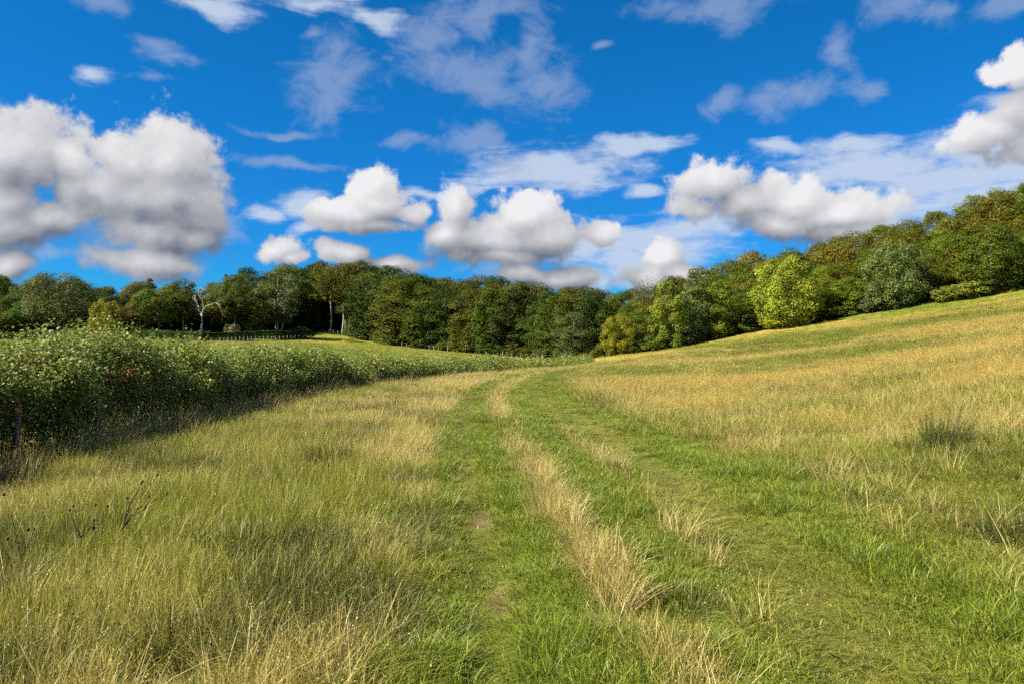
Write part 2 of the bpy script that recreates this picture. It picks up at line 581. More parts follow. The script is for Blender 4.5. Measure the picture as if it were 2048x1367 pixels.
# ---- the wood's edge and the lines of hedge and fence, as points on the ground
EDGE_PX = np.array([-420, -250, 0, 200, 420, 560, 640, 700, 800, 900, 1000, 1100, 1180, 1300, 1400, 1500, 1600, 1700, 1850, 2048, 2300, 2600])
EDGE_D = np.array([150, 163, 165, 168, 172, 192, 208, 204, 190, 180, 172, 160, 152, 142, 147, 148.5, 147, 144, 138, 130, 120, 108.])


def edge_d(px):
    return np.interp(px, EDGE_PX, EDGE_D)


HEDGE = np.array([(-8.0, -12), (-7.9, 0), (-8.05, 8), (-8.3, 14), (-8.7, 20), (-8.9, 27), (-8.4, 36), (-6.6, 47), (-4.0, 57), (-1.2, 68), (2.5, 81), (6.2, 98), (9.6, 116), (12.4, 132)])
HEDGE_H = np.array([1.75, 1.75, 1.75, 1.72, 1.64, 1.54, 1.34, 1.06, .98, .98, 1.0, 1.1, 1.2, 1.3])


def hedge_x(y):
    return np.interp(y, HEDGE[:, 1], HEDGE[:, 0])


def wood_mask(x, y):
    """1 under the trees, 0 in the open"""
    px = 1024 + FPX * x / np.maximum(y, 1.0)
    d = np.where((y > 20) & (px > -420) & (px < 2600), edge_d(px), 105.0)
    return sstep(np.where(y > 20, y, np.hypot(x, y) * .8), d - 1.5, d + 3.5)


def grass_masks(x, y):
    """what grows where: track, strip, dryness"""
    l = np.interp(y, TRK_Y, TRK_L); r_ = np.interp(y, TRK_Y, TRK_R); s_ = np.interp(y, TRK_Y, TRK_S)
    wob = (fbm(x * .8, y * .5, 21, 3) - .5) * .35
    on = 1 - sstep(y, 62, 78)
    tl = np.exp(-((x - l + wob * .4) / .21) ** 2) * on
    tr = np.exp(-((x - r_ + wob) / .46) ** 2) * on
    strip = np.exp(-((x - s_ + wob * .4) / (.12 + .004 * np.clip(y, 0, 60))) ** 2) * on * (.35 + .65 * sstep(fbm(x * .4 + 3, y * .35, 8, 2), .2, .42))
    strip = np.maximum(strip, .75 * np.exp(-((x - (s_ + r_) * .5 - .22 + wob * .5) / .13) ** 2) * (.35 + .65 * sstep(vnoise(y * .7, x * 0, 31), .3, .6)) * sstep(y, 4.2, 5.5) * (1 - sstep(y, 14, 18)))
    lane = sstep(x - l + wob, -.75, -.25) * (1 - sstep(x - r_ + wob * 1.5, .7, 2.1)) * on
    left = (1 - sstep(x - l, -.9, -.3)) * (x < l)
    right = sstep(x - r_ + wob * 2.5, .6, 3.4)
    return dict(tl=tl, tr=tr, strip=strip, lane=lane, left=left, right=right)


def dark_clumps(x, y):
    """patches of coarse dark grass in the meadow"""
    return sstep(fbm(x * 1.15, y * .85, 120, 3), .50, .60) * np.where(x < 0, .85, .45)


def dryness(x, y):
    """0 green .. 1 straw"""
    m = grass_masks(x, y)
    n1 = fbm(x * .10, y * .06, 40, 4); n2 = fbm(x * .6, y * .45, 50, 3)
    r = np.hypot(x, y)
    dl = .45 + 1.7 * (n1 - .5) + 1.1 * (n2 - .5) + .42 * np.exp(-((x + 2.8) / 1.7) ** 2) * sstep(y, 8, 13) + .25 * sstep(y, 30, 50)
    dr = .48 + 2.2 * (n1 - .5) + .8 * (n2 - .5) + .12 * sstep(r, 8, 14) - .38 * (1 - sstep(r, 8.0, 15))
    band = np.sin(zbase(x, y) * 1.9 + 3.0 * n1)
    dr = dr + .16 * band * sstep(r, 30, 60) - .13 * sstep(r, 26, 60) + .14 * np.exp(-((r - 17) / 6) ** 2)
    d = np.where(m['right'] > .02, dr * m['right'] + .2 * (1 - m['right']), dl)
    d = d * (1 - m['lane']) + m['lane'] * (.10 + .30 * (n2 - .4))
    d = d * (1 - m['tl']) + m['tl'] * (.32 + .9 * (n2 - .5))
    d = d * (1 - m['tr']) + m['tr'] * (.38 + .9 * (n2 - .5))
    d = d + (0.95 - d) * m['strip']
    beyond = (x < hedge_x(np.clip(y, -12, 132)) - .5) | (y > 140)
    d = np.where(beyond & (x < 40), .36 + .9 * (n1 - .5) + .3 * (n2 - .5), d)
    return np.clip(d, 0, 1)


C_GREEN = np.array([0.095, 0.140, 0.012]); C_OLIVE = np.array([0.165, 0.17, 0.020]); C_STRAW = np.array([0.31, 0.225, 0.042])
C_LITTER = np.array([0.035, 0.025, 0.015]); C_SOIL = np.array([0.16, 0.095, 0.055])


def ground():
    fine = np.arange(-56, 56.01, .33)
    coarse = np.concatenate([np.arange(56, 304, 4.0)[1:]])
    az = np.radians(np.concatenate([fine, coarse]))
    rad = np.concatenate([[0.0], np.geomspace(.6, 420, 300), np.geomspace(460, 6000, 14)])
    na, nr = len(az), len(rad)
    A, Rr = np.meshgrid(az, rad)
    x, y = (Rr * np.sin(A)).ravel(), (Rr * np.cos(A)).ravel()
    z = zg(x, y)
    V = np.stack([x, y, z], -1)
    i = np.arange(nr - 1)[:, None] * na; j = np.arange(na)[None, :]; j2 = (j + 1) % na
    F = np.stack([i + j, i + j2, i + na + j2, i + na + j], -1).reshape(-1, 4)[:, ::-1]
    me = mesh_np('ground', V, F, 4, True)
    d = dryness(x, y)[:, None]
    c = np.where(d < .5, C_GREEN + (C_OLIVE - C_GREEN) * d * 2, C_OLIVE + (C_STRAW - C_OLIVE) * (d - .5) * 2)
    m = grass_masks(x, y)
    c = c * (.85 + .3 * fbm(x * 2.0, y * 1.5, 61, 3))[:, None]
    soil = (m['tl'] * sstep(fbm(x * 1.6, y * .9, 70, 3), .60, .72) * (y < 22))[:, None]
    worn = np.clip(np.maximum(m['tl'], m['tr']), 0, 1)[:, None]
    c = c + (np.array([.105, .098, .026]) - c) * worn * .65
    c = c + (C_SOIL - c) * soil * .85
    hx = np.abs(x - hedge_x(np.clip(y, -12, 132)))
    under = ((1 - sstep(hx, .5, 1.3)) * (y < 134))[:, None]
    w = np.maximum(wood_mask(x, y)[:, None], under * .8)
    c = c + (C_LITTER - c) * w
    attr(me, 'tint', 'FLOAT_COLOR', 'POINT', np.concatenate([c, np.ones((len(c), 1))], 1))
    m_, nb = new_mat('meadow_ground')
    col = get_attr(nb, 'tint', 'Color')
    geo = nb.t.nodes.new('ShaderNodeNewGeometry')
    n = nb.noise(geo.outputs['Position'], 3.0, 8, 0.7)
    n2 = nb.noise(nb.v('MULTIPLY', geo.outputs['Position'], (1, .6, 1)), .5, 5, 0.6)
    k = nb.m('MULTIPLY', nb.ramp(n, .25, .75, .6, 1.4), nb.ramp(n2, .3, .7, .8, 1.2))
    c = nb.v('SCALE', col, scale=k)
    p = nb.t.nodes.new('ShaderNodeBsdfPrincipled')
    nb.put(p, 'Base Color', c); p.inputs['Roughness'].default_value = .95; p.inputs['Specular IOR Level'].default_value = .1
    bp = nb.t.nodes.new('ShaderNodeBump'); bp.inputs['Strength'].default_value = .8; bp.inputs['Distance'].default_value = .12
    nb.put(bp, 'Height', n); nb.t.links.new(bp.outputs[0], p.inputs['Normal'])
    o = nb.t.nodes.new('ShaderNodeOutputMaterial'); nb.t.links.new(p.outputs[0], o.inputs[0])
    g = link('ground', me, m_)
    tag(g, 'grass field rising to a hillside, with two worn wheel tracks', 'field', kind='structure')


ground()

# ------------------------------------------------------------------ leaves and trees
def leaf_quads(C, N, size, rg, aspect=.8, bend=.25):
    """one small folded leaf shape (4 corners) per point"""
    n = len(C)
    N = N / (np.linalg.norm(N, axis=1, keepdims=True) + 1e-9)
    t = rg.normal(size=(n, 3))
    U = np.cross(N, t); U /= np.linalg.norm(U, axis=1, keepdims=True) + 1e-9
    W = np.cross(N, U)
    s = np.broadcast_to(np.asarray(size, float), (n,))[:, None]
    a = C - U * s * .5
    b = C + W * s * aspect * .5 + N * s * bend * .3
    c = C + U * s * .5 - N * s * bend * .3
    d = C - W * s * aspect * .5 + N * s * bend * .3
    V = np.stack([a, b, c, d], 1).reshape(-1, 3)
    return V, np.arange(4 * n).reshape(-1, 4)


def leaf_mesh(name, C, N, size, tone, rg, **kw):
    V, F = leaf_quads(C, N, size, rg, **kw)
    me = mesh_np(name, V, F, 4)
    attr(me, 'tone', 'FLOAT', 'FACE', tone)
    return me


def profile(kind, t):
    if kind == 'beech':
        return np.where(t > .42, np.sqrt(np.clip(1 - ((t - .42) / .60) ** 2, 0, 1)), .70 + .30 * t / .42)
    if kind == 'round':
        return np.sqrt(np.clip(1 - ((t - .48) / .54) ** 2, .05, 1))
    if kind == 'column':
        return np.where(t > .3, np.sqrt(np.clip(1 - ((t - .3) / .72) ** 2, 0, 1)), .72 + .28 * t / .3)
    if kind == 'cone':
        return np.clip(1.02 - t, 0, 1) * .95 + .05
    return np.sqrt(np.clip(1 - ((t - .5) / .52) ** 2, 0.03, 1))


def tree_meshes(kind, seed, H, Rad, base, nl, leaf, nleaf, lobe=(.26, .42), flat=.72, lean=(0, 0), limbs=9, trunk_r=None, stems=1, pale=False, droop=.0, spread=None):
    """crown and trunk of one tree kind: limbs carry rounded boughs, each bough a shell of small leaves"""
    rg = np.random.default_rng(seed)
    z0 = base * H
    t = np.sort(rg.uniform(0, 1, nl) ** 1.25)
    ang = np.arange(nl) * 2.39996 + rg.uniform(-.6, .6, nl)
    rr = profile(kind, t) * Rad * rg.uniform(.58, .86, nl)
    inner = rg.uniform(size=nl) < .16
    rr = np.where(inner, rr * .35, rr)
    lr = Rad * rg.uniform(lobe[0], lobe[1], nl) * (0.65 + .35 * profile(kind, t))
    lr = np.minimum(lr, .30 * H * (1 - base) + .2)
    lx, ly = lean
    cz = z0 + lr * .45 + t * (H - z0 - lr * 1.15)
    L = np.stack([rr * np.cos(ang) + lx * t, rr * np.sin(ang) + ly * t, cz], -1)
    per = np.maximum(40, (nleaf * lr ** 2 / (lr ** 2).sum()).astype(int))
    Cs, Ns, Ts = [], [], []
    for i in range(nl):
        n = per[i]
        d = rg.normal(size=(int(n * 1.5), 3)); d /= np.linalg.norm(d, axis=1, keepdims=True)
        outw = np.array([math.cos(ang[i]), math.sin(ang[i]), .45]); outw /= np.linalg.norm(outw)
        d = d[(d @ outw) > -.45][:n]
        q = len(d)
        rad = lr[i] * (1 - .42 * rg.uniform(size=q) ** 2.2)
        bump = .82 + .36 * vnoise(d[:, 0] * 2.2 + 7 * i, d[:, 1] * 2.2 + d[:, 2] * 1.7 + 3 * i, seed)
        strag = np.where(rg.uniform(size=q) < .06, rg.uniform(1.0, 1.3, q), 1.0)
        C = L[i] + d * (rad * bump * strag)[:, None] * np.array([1.12, 1.12, flat])
        C[:, 2] -= droop * (np.hypot(d[:, 0], d[:, 1]) ** 2) * lr[i]
        N = d * .55 + np.array([0, 0, .55]) + rg.normal(size=(q, 3)) * .22
        Cs.append(C); Ns.append(N)
        Ts.append(np.clip(.5 + rg.normal() * .14 + rg.normal(size=q) * .12, 0, 1))
    C = np.concatenate(Cs); N = np.concatenate(Ns); T = np.concatenate(Ts)
    ok = C[:, 2] > .05
    C, N, T = C[ok], N[ok], T[ok]
    crown = leaf_mesh('crown', C, N, leaf * rg.uniform(.65, 1.3, len(C)), T, rg)
    crown.materials.append(M_FOL)
    tb = Tubes(6)
    tr = trunk_r or .022 * H
    top = .62 if kind == 'round' else .84
    for s in range(stems):
        a = s * 2.1 + seed
        off = (stems > 1) * tr * 1.6
        tx, ty = off * math.cos(a), off * math.sin(a)
        sp = (spread or .08 * H) * (stems > 1)
        hs_ = np.linspace(0, 1, 8)
        wob = np.cumsum(rg.normal(size=(8, 2)) * .006 * H, 0) * hs_[:, None]
        pts = np.stack([tx + lx * hs_ * .7 + sp * math.cos(a) * hs_ + wob[:, 0], ty + ly * hs_ * .7 + sp * math.sin(a) * hs_ + wob[:, 1], -.25 + hs_ * (top * H + .25)], -1)
        rad = tr * (1 - .86 * hs_) * (1 + .5 * np.exp(-hs_ * 22)) / math.sqrt(stems)
        tb.add(pts, rad)
        for i in rg.permutation(nl)[:limbs]:
            tip = L[i]; hz = np.clip(tip[2] - rg.uniform(.25, .6) * np.hypot(tip[0], tip[1]) - .3, max(z0 * .9, .12 * H), .8 * H)
            k = hz / (top * H)
            st = np.array([np.interp(k, hs_, pts[:, 0]), np.interp(k, hs_, pts[:, 1]), hz])
            mid = (st + tip) / 2 + np.array([0, 0, .06 * H]) + rg.normal(size=3) * .02 * H
            w = np.linspace(0, 1, 5)[:, None]
            cv = st * (1 - w) ** 2 + 2 * mid * w * (1 - w) + tip * w ** 2
            r0 = tr * .5 * (1 - .75 * k)
            tb.add(cv, r0 * (1 - .8 * w[:, 0]))
    trunk = tb.mesh('trunk')
    trunk.materials.append(M_PALE if pale else M_BARK)
    return crown, trunk


LIB = {}
for s in range(5):
    LIB['beech', s] = (tree_meshes('beech', 100 + s, 15, 5.2, .0, 60, .30, 17500, droop=.25), 15, 5.2)
for s in range(3):
    LIB['high', s] = (tree_meshes('dome', 200 + s, 15, 4.6, .34, 36, .30, 12000, trunk_r=.24, pale=(s == 1)), 15, 4.6)
for s in range(2):
    LIB['round', s] = (tree_meshes('round', 300 + s, 12, 6.0, .0, 80, .29, 18000, lobe=(.17, .26), flat=.85), 12, 6.0)
for s in range(3):
    LIB['column', s] = (tree_meshes('column', 400 + s, 12, 3.2, .0, 46, .26, 12000, lobe=(.26, .40), flat=.9), 12, 3.2)
for s in range(3):
    LIB['bush', s] = (tree_meshes('round', 500 + s, 3.6, 2.4, .0, 22, .26, 4200, lobe=(.28, .42), limbs=5), 3.6, 2.4)
LIB['open', 0] = (tree_meshes('dome', 600, 14, 5.6, .24, 46, .28, 11000, trunk_r=.26, stems=2, pale=True, limbs=12), 14, 5.6)
LIB['birch', 0] = (tree_meshes('dome', 610, 14, 4.0, .22, 36, .28, 7000, trunk_r=.24, stems=3, pale=True, limbs=9, lean=(.6, 0), spread=1.2), 14, 4.0)
LIB['spruce', 0] = (tree_meshes('cone', 620, 18, 2.8, .12, 60, .30, 6000, lobe=(.24, .36), flat=.45, limbs=4, droop=.5), 18, 2.8)
LIB['bare', 0] = (tree_meshes('dome', 630, 13, 4.0, .35, 30, .20, 700, trunk_r=.2, limbs=22), 13, 4.0)

_seen = set()


def plant_tree(kind, v, x, y, H, Rad, col, name, label, cat, group=None, rz=None, lean=0.0, z=None):
    (crown, trunk), h0, r0 = LIB[kind, v]
    zz = float(zg(x, y)[0]) if z is None else z
    e = empty(name, (x, y, zz - .05), rng.uniform(0, 2 * PI) if rz is None else rz, (Rad / r0, Rad / r0, H / h0))
    c = link('crown', crown, None, e)
    c.color = (*col, 1.0)
    link('trunk', trunk, None, e)
    tag(e, label, cat, group)
    return e


# colours of leaf
DARK = (0.036, 0.055, 0.007); GREEN = (0.058, 0.078, 0.008); OLIVE = (0.076, 0.084, 0.009); BROWN = (0.080, 0.078, 0.009)
LIME = (0.23, 0.27, 0.028); SAGE = (0.125, 0.16, 0.045); YELLOW = (0.21, 0.195, 0.014); GREY = (0.095, 0.11, 0.032); BRIGHT = (0.085, 0.115, 0.012); DEEP = (0.022, 0.036, 0.012)

# --- trees that stand out: (kind, variant, column, base row or None, distance offset from the edge, height, radius, colour, name, label, category)
SPECIAL = [
    ('round', 0, 1570, -3.6, 13.0, 6.6, LIME, 'lime_green_tree', 'large round lime green tree bulging out of the hillside wood over the field', 'tree'),
    ('round', 1, 1236, -2.0, 7.8, 3.5, YELLOW, 'yellowing_tree', 'yellow topped small tree at the foot of the wood where field and hedge meet', 'tree'),
    ('beech', 3, 1146, -2.0, 9.6, 4.3, GREY, 'grey_green_tree', 'grey green feathery tree behind the end of the long hedge', 'tree'),
    ('column', 0, 1336, -1.5, 12.2, 3.3, (0.165, 0.195, 0.022), 'ash_tree', 'tall pale lime column of leaves nearest the yellow topped small tree', 'tree'),
    ('column', 1, 1388, -1.2, 11.4, 3.0, SAGE, 'ash_tree', 'blue grey column shaped tree between two pale lime columns of leaves', 'tree'),
    ('column', 2, 1436, -1.8, 10.8, 3.2, (0.15, 0.18, 0.02), 'ash_tree', 'pale lime column of leaves just before the round lime green tree', 'tree'),
    ('round', 1, 1790, -2.0, 12.0, 5.6, SAGE, 'sage_green_tree', 'broad sage green tree halfway up the hillside edge of the field', 'tree'),
    ('beech', 1, 1985, -2.0, 11.5, 5.0, BRIGHT, 'beech_tree', 'big bright green beech overhanging the dark gap high on the field edge', 'tree'),
    ('bush', 0, 1935, -4.0, 3.0, 3.0, (0.18, 0.20, 0.028), 'hazel_bush', 'pale yellow green bush on the grass edge before the dark gap', 'bush'),
    ('bush', 1, 1895, -4.0, 2.6, 2.4, (0.17, 0.19, 0.028), 'hazel_bush', 'smaller pale bush tucked beside the bigger yellow green bush uphill', 'bush'),
    ('open', 0, 118, -1.0, 14.6, 7.2, GREY, 'grey_green_tree', 'large grey green tree with two pale trunks beyond the hedge', 'tree'),
    ('round', 0, 212, -6.0, 8.4, 3.6, YELLOW, 'yellowing_tree', 'small golden tree beside the large grey green tree with two trunks', 'tree'),
    ('high', 0, 317, -5.0, 11.2, 5.0, BRIGHT, 'maple_tree', 'yellow green spreading tree with a short forked pale trunk', 'tree'),
    ('high', 1, 366, -1.0, 13.0, 3.4, OLIVE, 'pale_trunk_tree', 'slim tree with a straight pale trunk next to the dead tree', 'tree'),
    ('high', 1, 470, -1.0, 12.5, 4.0, GREEN, 'pale_trunk_tree', 'tree with pale trunk lit high up, behind the small yellow shrub', 'tree'),
    ('column', 0, 513, -4.0, 11.2, 3.0, (0.13, 0.13, 0.022), 'yellow_green_tree', 'narrow yellow green tree between dead tree and leaning birch clump', 'tree'),
    ('birch', 0, 556, -6.0, 16.5, 5.4, GREY, 'birch_tree', 'tall grey green birch clump with leaning pale stems', 'tree'),
    ('bush', 2, 465, -9.0, 3.8, 1.8, (0.16, 0.16, 0.06), 'yellow_shrub', 'small pale yellow shrub standing up behind the far dark hedge', 'bush'),
    ('bush', 1, 602, -14.0, 2.8, 3.0, (0.10, 0.16, 0.04), 'round_bush', 'rounded bright green bush closing the far dark hedge', 'bush'),
    ('spruce', 0, 985, 30, 18.6, 2.6, DEEP, 'spruce_tree', 'dark pointed spruce poking above the middle of the wood', 'tree'),
    ('spruce', 0, 300, 28, 14.6, 3.0, DEEP, 'spruce_tree', 'dark spruce tops above the yellow green spreading tree', 'tree'),
    ('spruce', 0, 452, 40, 15.6, 2.4, DEEP, 'spruce_tree', 'grey spruce tip on the skyline left of the tallest wood', 'tree'),
    ('spruce', 0, 1073, 28, 16.3, 1.8, DEEP, 'spruce_tree', 'thin spruce spike on the skyline above the hedge end', 'tree'),
    ('bare', 0, 1296, 22, 16.5, 4.0, (0.16, 0.13, 0.09), 'bare_tree', 'nearly leafless brown tree on the skyline at the lowest dip', 'tree'),
]
LANDMARK = [(118, 'the twin trunk tree'), (317, 'the spreading yellow green tree'), (403, 'the bare dead tree'), (556, 'the leaning birch clump'),
            (672, 'the bare pale trunks'), (1000, 'the pointed spruce'), (1146, 'the feathery grey tree'), (1236, 'the yellow topped tree'),
            (1436, 'the pale lime columns'), (1570, 'the round lime tree'), (1790, 'the sage green tree'), (1960, 'the dark gap')]
used_px = []
for (k, v, px, off, H, Rd, colr, nm, lab, cat) in SPECIAL:
    d = float(edge_d(px)) + off
    x, y, _ = P3(px, 0, d)
    plant_tree(k, v, x, y, H, Rd, colr, nm, lab, cat)
    if off < 10:
        used_px.append((px, Rd / d * FPX))

SKY_PX = np.array([-420, -200, 0, 60, 130, 180, 220, 300, 360, 430, 470, 540, 600, 640, 700, 760, 830, 870, 920, 970, 1030, 1080, 1150, 1200, 1260, 1310, 1350, 1400, 1430, 1500, 1560, 1620, 1680, 1740, 1800, 1850, 1900, 1940, 1990, 2048, 2300, 2600])
SKY_PY = np.array([545, 545, 546, 546, 548, 560, 570, 558, 562, 562, 536, 525, 519, 517, 521, 529, 535, 547, 553, 551, 545, 562, 571, 575, 574, 562, 545, 535, 520, 497, 493, 486, 470, 445, 435, 428, 410, 393, 373, 360, 320, 290])


def ordinal(n):
    return {1: 'first', 2: 'second', 3: 'third', 4: 'fourth', 5: 'fifth', 6: 'sixth', 7: 'seventh', 8: 'eighth', 9: 'ninth', 10: 'tenth', 11: 'eleventh', 12: 'twelfth', 13: 'thirteenth', 14: 'fourteenth', 15: 'fifteenth', 16: 'sixteenth', 17: 'seventeenth', 18: 'eighteenth', 19: 'nineteenth', 20: 'twentieth'}.get(n, 'last')


ROWS = []
cnt = {}
for row in range(5):
    step = (46, 52, 58, 60, 62)[row]
    px = -330 + 23 * row
    while px < 2420:
        d = float(edge_d(px)) + (3.5, 11, 20, 30, 41)[row] + rng.uniform(-2, 2)
        p = px + rng.uniform(-12, 12)
        px += step * (1.0 if p > 640 else 1.15) * rng.uniform(.85, 1.15)
        clash = row == 0 and any(abs(p - u) < w * .72 for u, w in used_px)
        gap = row == 0 and (636 < p < 712 or 1938 < p < 1972)
        if clash or gap or (row == 0 and p < 640 and rng.uniform() < .35):
            continue
        x, y, _ = P3(p, 0, d)
        g = float(zg(x, y)[0])
        sky = float(np.interp(p, SKY_PX, SKY_PY))
        # the front row reaches part of the way up, the rows behind fill the outline of the wood
        top = EYE + (HZ - sky) / FPX * d
        frac = {0: .62, 1: .80, 2: .93, 3: 1.0, 4: 1.0}[row]
        if 690 < p < 1230:
            frac = {0: .84, 1: .95, 2: 1, 3: 1, 4: 1}[row]
        if p > 1280 and row < 3:
            eb = EYE + (HZ - sky) / FPX * d - g
            frac = (.50, .66, .86)[row]
        H = (top - g) * frac * rng.uniform(.93, 1.04)
        if row >= 3:
            H = (top - g) * rng.uniform(.93, 1.015)
        H = float(np.clip(H, 7, 23))
        Rd = float(np.clip(H * rng.uniform(.34, .48), 3.8, 7.0))
        sun_lift = sstep(np.array(p), 1250, 1500)
        u = rng.uniform()
        if p < 640:
            base_c = (DARK, GREEN, OLIVE, BROWN, DEEP)[int(u * 5)]
        elif p < 1230:
            base_c = (DARK, DARK, GREEN, BROWN, OLIVE)[int(u * 5)] if row < 2 else (OLIVE, BROWN, DARK, GREEN, BROWN)[int(u * 5)]
        else:
            base_c = (GREEN, OLIVE, BRIGHT, OLIVE, BRIGHT)[int(u * 5)] if row < 2 else (OLIVE, BROWN, OLIVE, GREEN, (0.115, 0.112, 0.012))[int(u * 5)]
        colr = tuple(float(q * rng.uniform(.85, 1.2) * (1.18 + .22 * sun_lift)) for q in base_c)  # hillside leaves coloured lighter for the stronger sun there
        kind = 'beech'
        v = int(rng.integers(5))
        if p < 640 and row < 2 and rng.uniform() < .55:
            kind, v = 'high', int(rng.choice([0, 2]))
        if 560 < p < 720 and row == 1:
            kind, v = 'high', 2
        word = {DARK: 'dark green', GREEN: 'mid green', OLIVE: 'olive green', BROWN: 'brownish green', DEEP: 'blackish green', BRIGHT: 'bright green'}.get(base_c, 'golden olive')
        lm = min(LANDMARK, key=lambda q: abs(q[0] - p))
        side = 'right' if p > lm[0] else 'left'
        ROWS.append([row, abs(p - lm[0]), lm[1], side, word, kind, v, x, y, H, Rd, colr, p])
        if row == 0:
            used_px.append((p, 12))
ROWS.sort(key=lambda r: (r[0], r[1]))
where = {0: 'at the wood edge', 1: 'behind the wood edge', 2: 'inside the wood', 3: 'deep in the wood', 4: 'on the skyline'}
for (row, _, lmk, side, word, kind, v, x, y, H, Rd, colr, p) in ROWS:
    key = (row, lmk, side)
    cnt[key] = cnt.get(key, 0) + 1
    lab = f"{word} beech {where[row]}, {ordinal(cnt[key])} {side} of {lmk}"
    plant_tree(kind, v, x, y, H, Rd, colr, 'beech_tree', lab, 'tree', 'trees of the wood')

# the bare dead tree and the two bare trunks
def dead_tree():
    d = float(edge_d(403)) - 4
    x, y, _ = P3(403, 0, d)
    z = float(zg(x, y)[0])
    e = empty('dead_tree', (x, y, z - .1))
    tag(e, 'bare dead tree with white forked branches beyond the hedge', 'tree')
    u = d / FPX                                        # metres per photo pixel out there
    q = lambda px, py: ((px - 403) * u, 0.0, (HZ - py) * u + EYE - z + .1)
    tb = Tubes(6)
    tb.add([(0, 0, -.2), q(402.5, 662), q(404, 645), q(403, 628)], [.21, .19, .17, .17])
    trunk = link('trunk', tb.mesh('trunk'), M_PALE, e)
    rg = np.random.default_rng(5)
    limbs = [([(403, 629), (398, 621), (391, 602), (387, 591), (390, 596)], .13), ([(403, 629), (408, 616), (405, 600), (398, 590), (401, 584), (397, 580)], .14),
             ([(401, 625), (394, 618), (384, 619), (380, 622)], .09), ([(397, 613), (390, 609), (380, 610)], .06), ([(405, 624), (413, 612), (424, 609), (434, 606), (442, 612), (446, 622)], .09),
             ([(404, 598), (410, 592), (416, 598)], .05), ([(391, 603), (386, 597), (382, 598)], .04), ([(400, 588), (404, 580), (400, 574)], .05)]
    for pts, r0 in limbs:
        P = np.array([q(*p) for p in pts]); P[:, 1] = np.linspace(0, rg.uniform(-1.2, 1.2), len(P))
        br = Tubes(5).add(P, np.linspace(r0, r0 * .3, len(P)))
        for i in range(16):                                  # fine broken twigs along the limb
            t = rg.uniform(.35, 1) * (len(P) - 1); k = int(min(t, len(P) - 2))
            a = P[k] + (P[k + 1] - P[k]) * (t - k)
            b = a + rg.normal(size=3) * .38 + np.array([0, 0, .22])
            br.add([a, (a + b) / 2 + rg.normal(size=3) * .07, b], [.022, .016, .008])
        link('branch', br.mesh('branch'), M_PALE, e)


dead_tree()
for px, pb, pt, lean, lab in ((660, 664, 594, 1.5, 'straight bare pale trunk at the mouth of the dark wood'), (683, 655, 600, 5.0, 'slightly bent bare pale trunk nearest the wood edge fence')):
    d = float(edge_d(px)) + 1.0
    x, y, _ = P3(px, 0, d)
    z = float(zg(x, y)[0]); u = d / FPX
    H = (pb - pt) * u + 3.0
    e = empty('pale_trunk_tree', (x, y, z - .1)); tag(e, lab, 'tree')
    w = np.linspace(0, 1, 8)
    tb = Tubes(6).add(np.stack([lean * u * w + .25 * np.sin(w * 5), .3 * w, w * H], -1), .24 * (1 - .5 * w))
    link('trunk', tb.mesh('trunk'), M_PALE, e)
    rg = np.random.default_rng(int(px))
    C = rg.normal(size=(3800, 3)) * np.array([1.9, 1.6, 1.3]) + np.array([lean * u, 0, H + 1.2])
    c = link('crown', leaf_mesh('crown', C, rg.normal(size=C.shape) + (0, 0, .7), .36 * rg.uniform(.7, 1.3, len(C)), rg.uniform(.2, .8, len(C)), rg), M_FOL, e)
    c.color = (*OLIVE, 1)

# bushes along the foot of the wood
bush_spots = []
for i, px in enumerate(np.concatenate([np.arange(700, 1190, 33), np.arange(1215, 1890, 31), np.arange(2000, 2150, 40)])):
    p = px + rng.uniform(-9, 9)
    bush_spots.append((p, float(edge_d(p)) + rng.uniform(-1.2, 1.0), rng.uniform(1.6, 3.6), rng.uniform(1.8, 2.9)))
nb_ = {}
for (p, d, H, Rd) in bush_spots:
    x, y, _ = P3(p, 0, d)
    u = rng.uniform()
    word, colr = (('dark green', GREEN), ('mid green', BRIGHT), ('olive green', OLIVE), ('sage green', (0.10, 0.125, 0.045)))[int(u * 4)]
    lm = min(LANDMARK, key=lambda q: abs(q[0] - p))
    side = 'right' if p > lm[0] else 'left'
    key = (lm[1], side); nb_[key] = nb_.get(key, 0) + 1
    plant_tree('bush', int(rng.integers(3)), x, y, H, Rd, tuple(c * rng.uniform(.85, 1.2) for c in colr), 'wood_edge_bush',
               f"{word} bush at the foot of the wood, {ordinal(nb_[key])} {side} of {lm[1]}", 'bush', 'bushes along the wood edge')
# dark evergreen bushes under the trees on the far side of the hedge
k_ = 0
for px in np.arange(-330, 640, 27):
    p = px + rng.uniform(-8, 8); d = float(edge_d(p)) + rng.uniform(7, 16)
    x, y, _ = P3(p, 0, d); k_ += 1
    lm = min(LANDMARK, key=lambda q: abs(q[0] - p)); side = 'right' if p > lm[0] else 'left'
    key = ('dark', lm[1], side); nb_[key] = nb_.get(key, 0) + 1
    plant_tree('bush', int(rng.integers(3)), x, y, rng.uniform(3.2, 5.5), rng.uniform(2.6, 3.8), tuple(c * rng.uniform(.9, 1.3) for c in DEEP), 'understorey_bush',
               f'blackish bush in the shade under the trees, {ordinal(nb_[key])} {side} of {lm[1]}', 'bush', 'dark bushes under the trees')

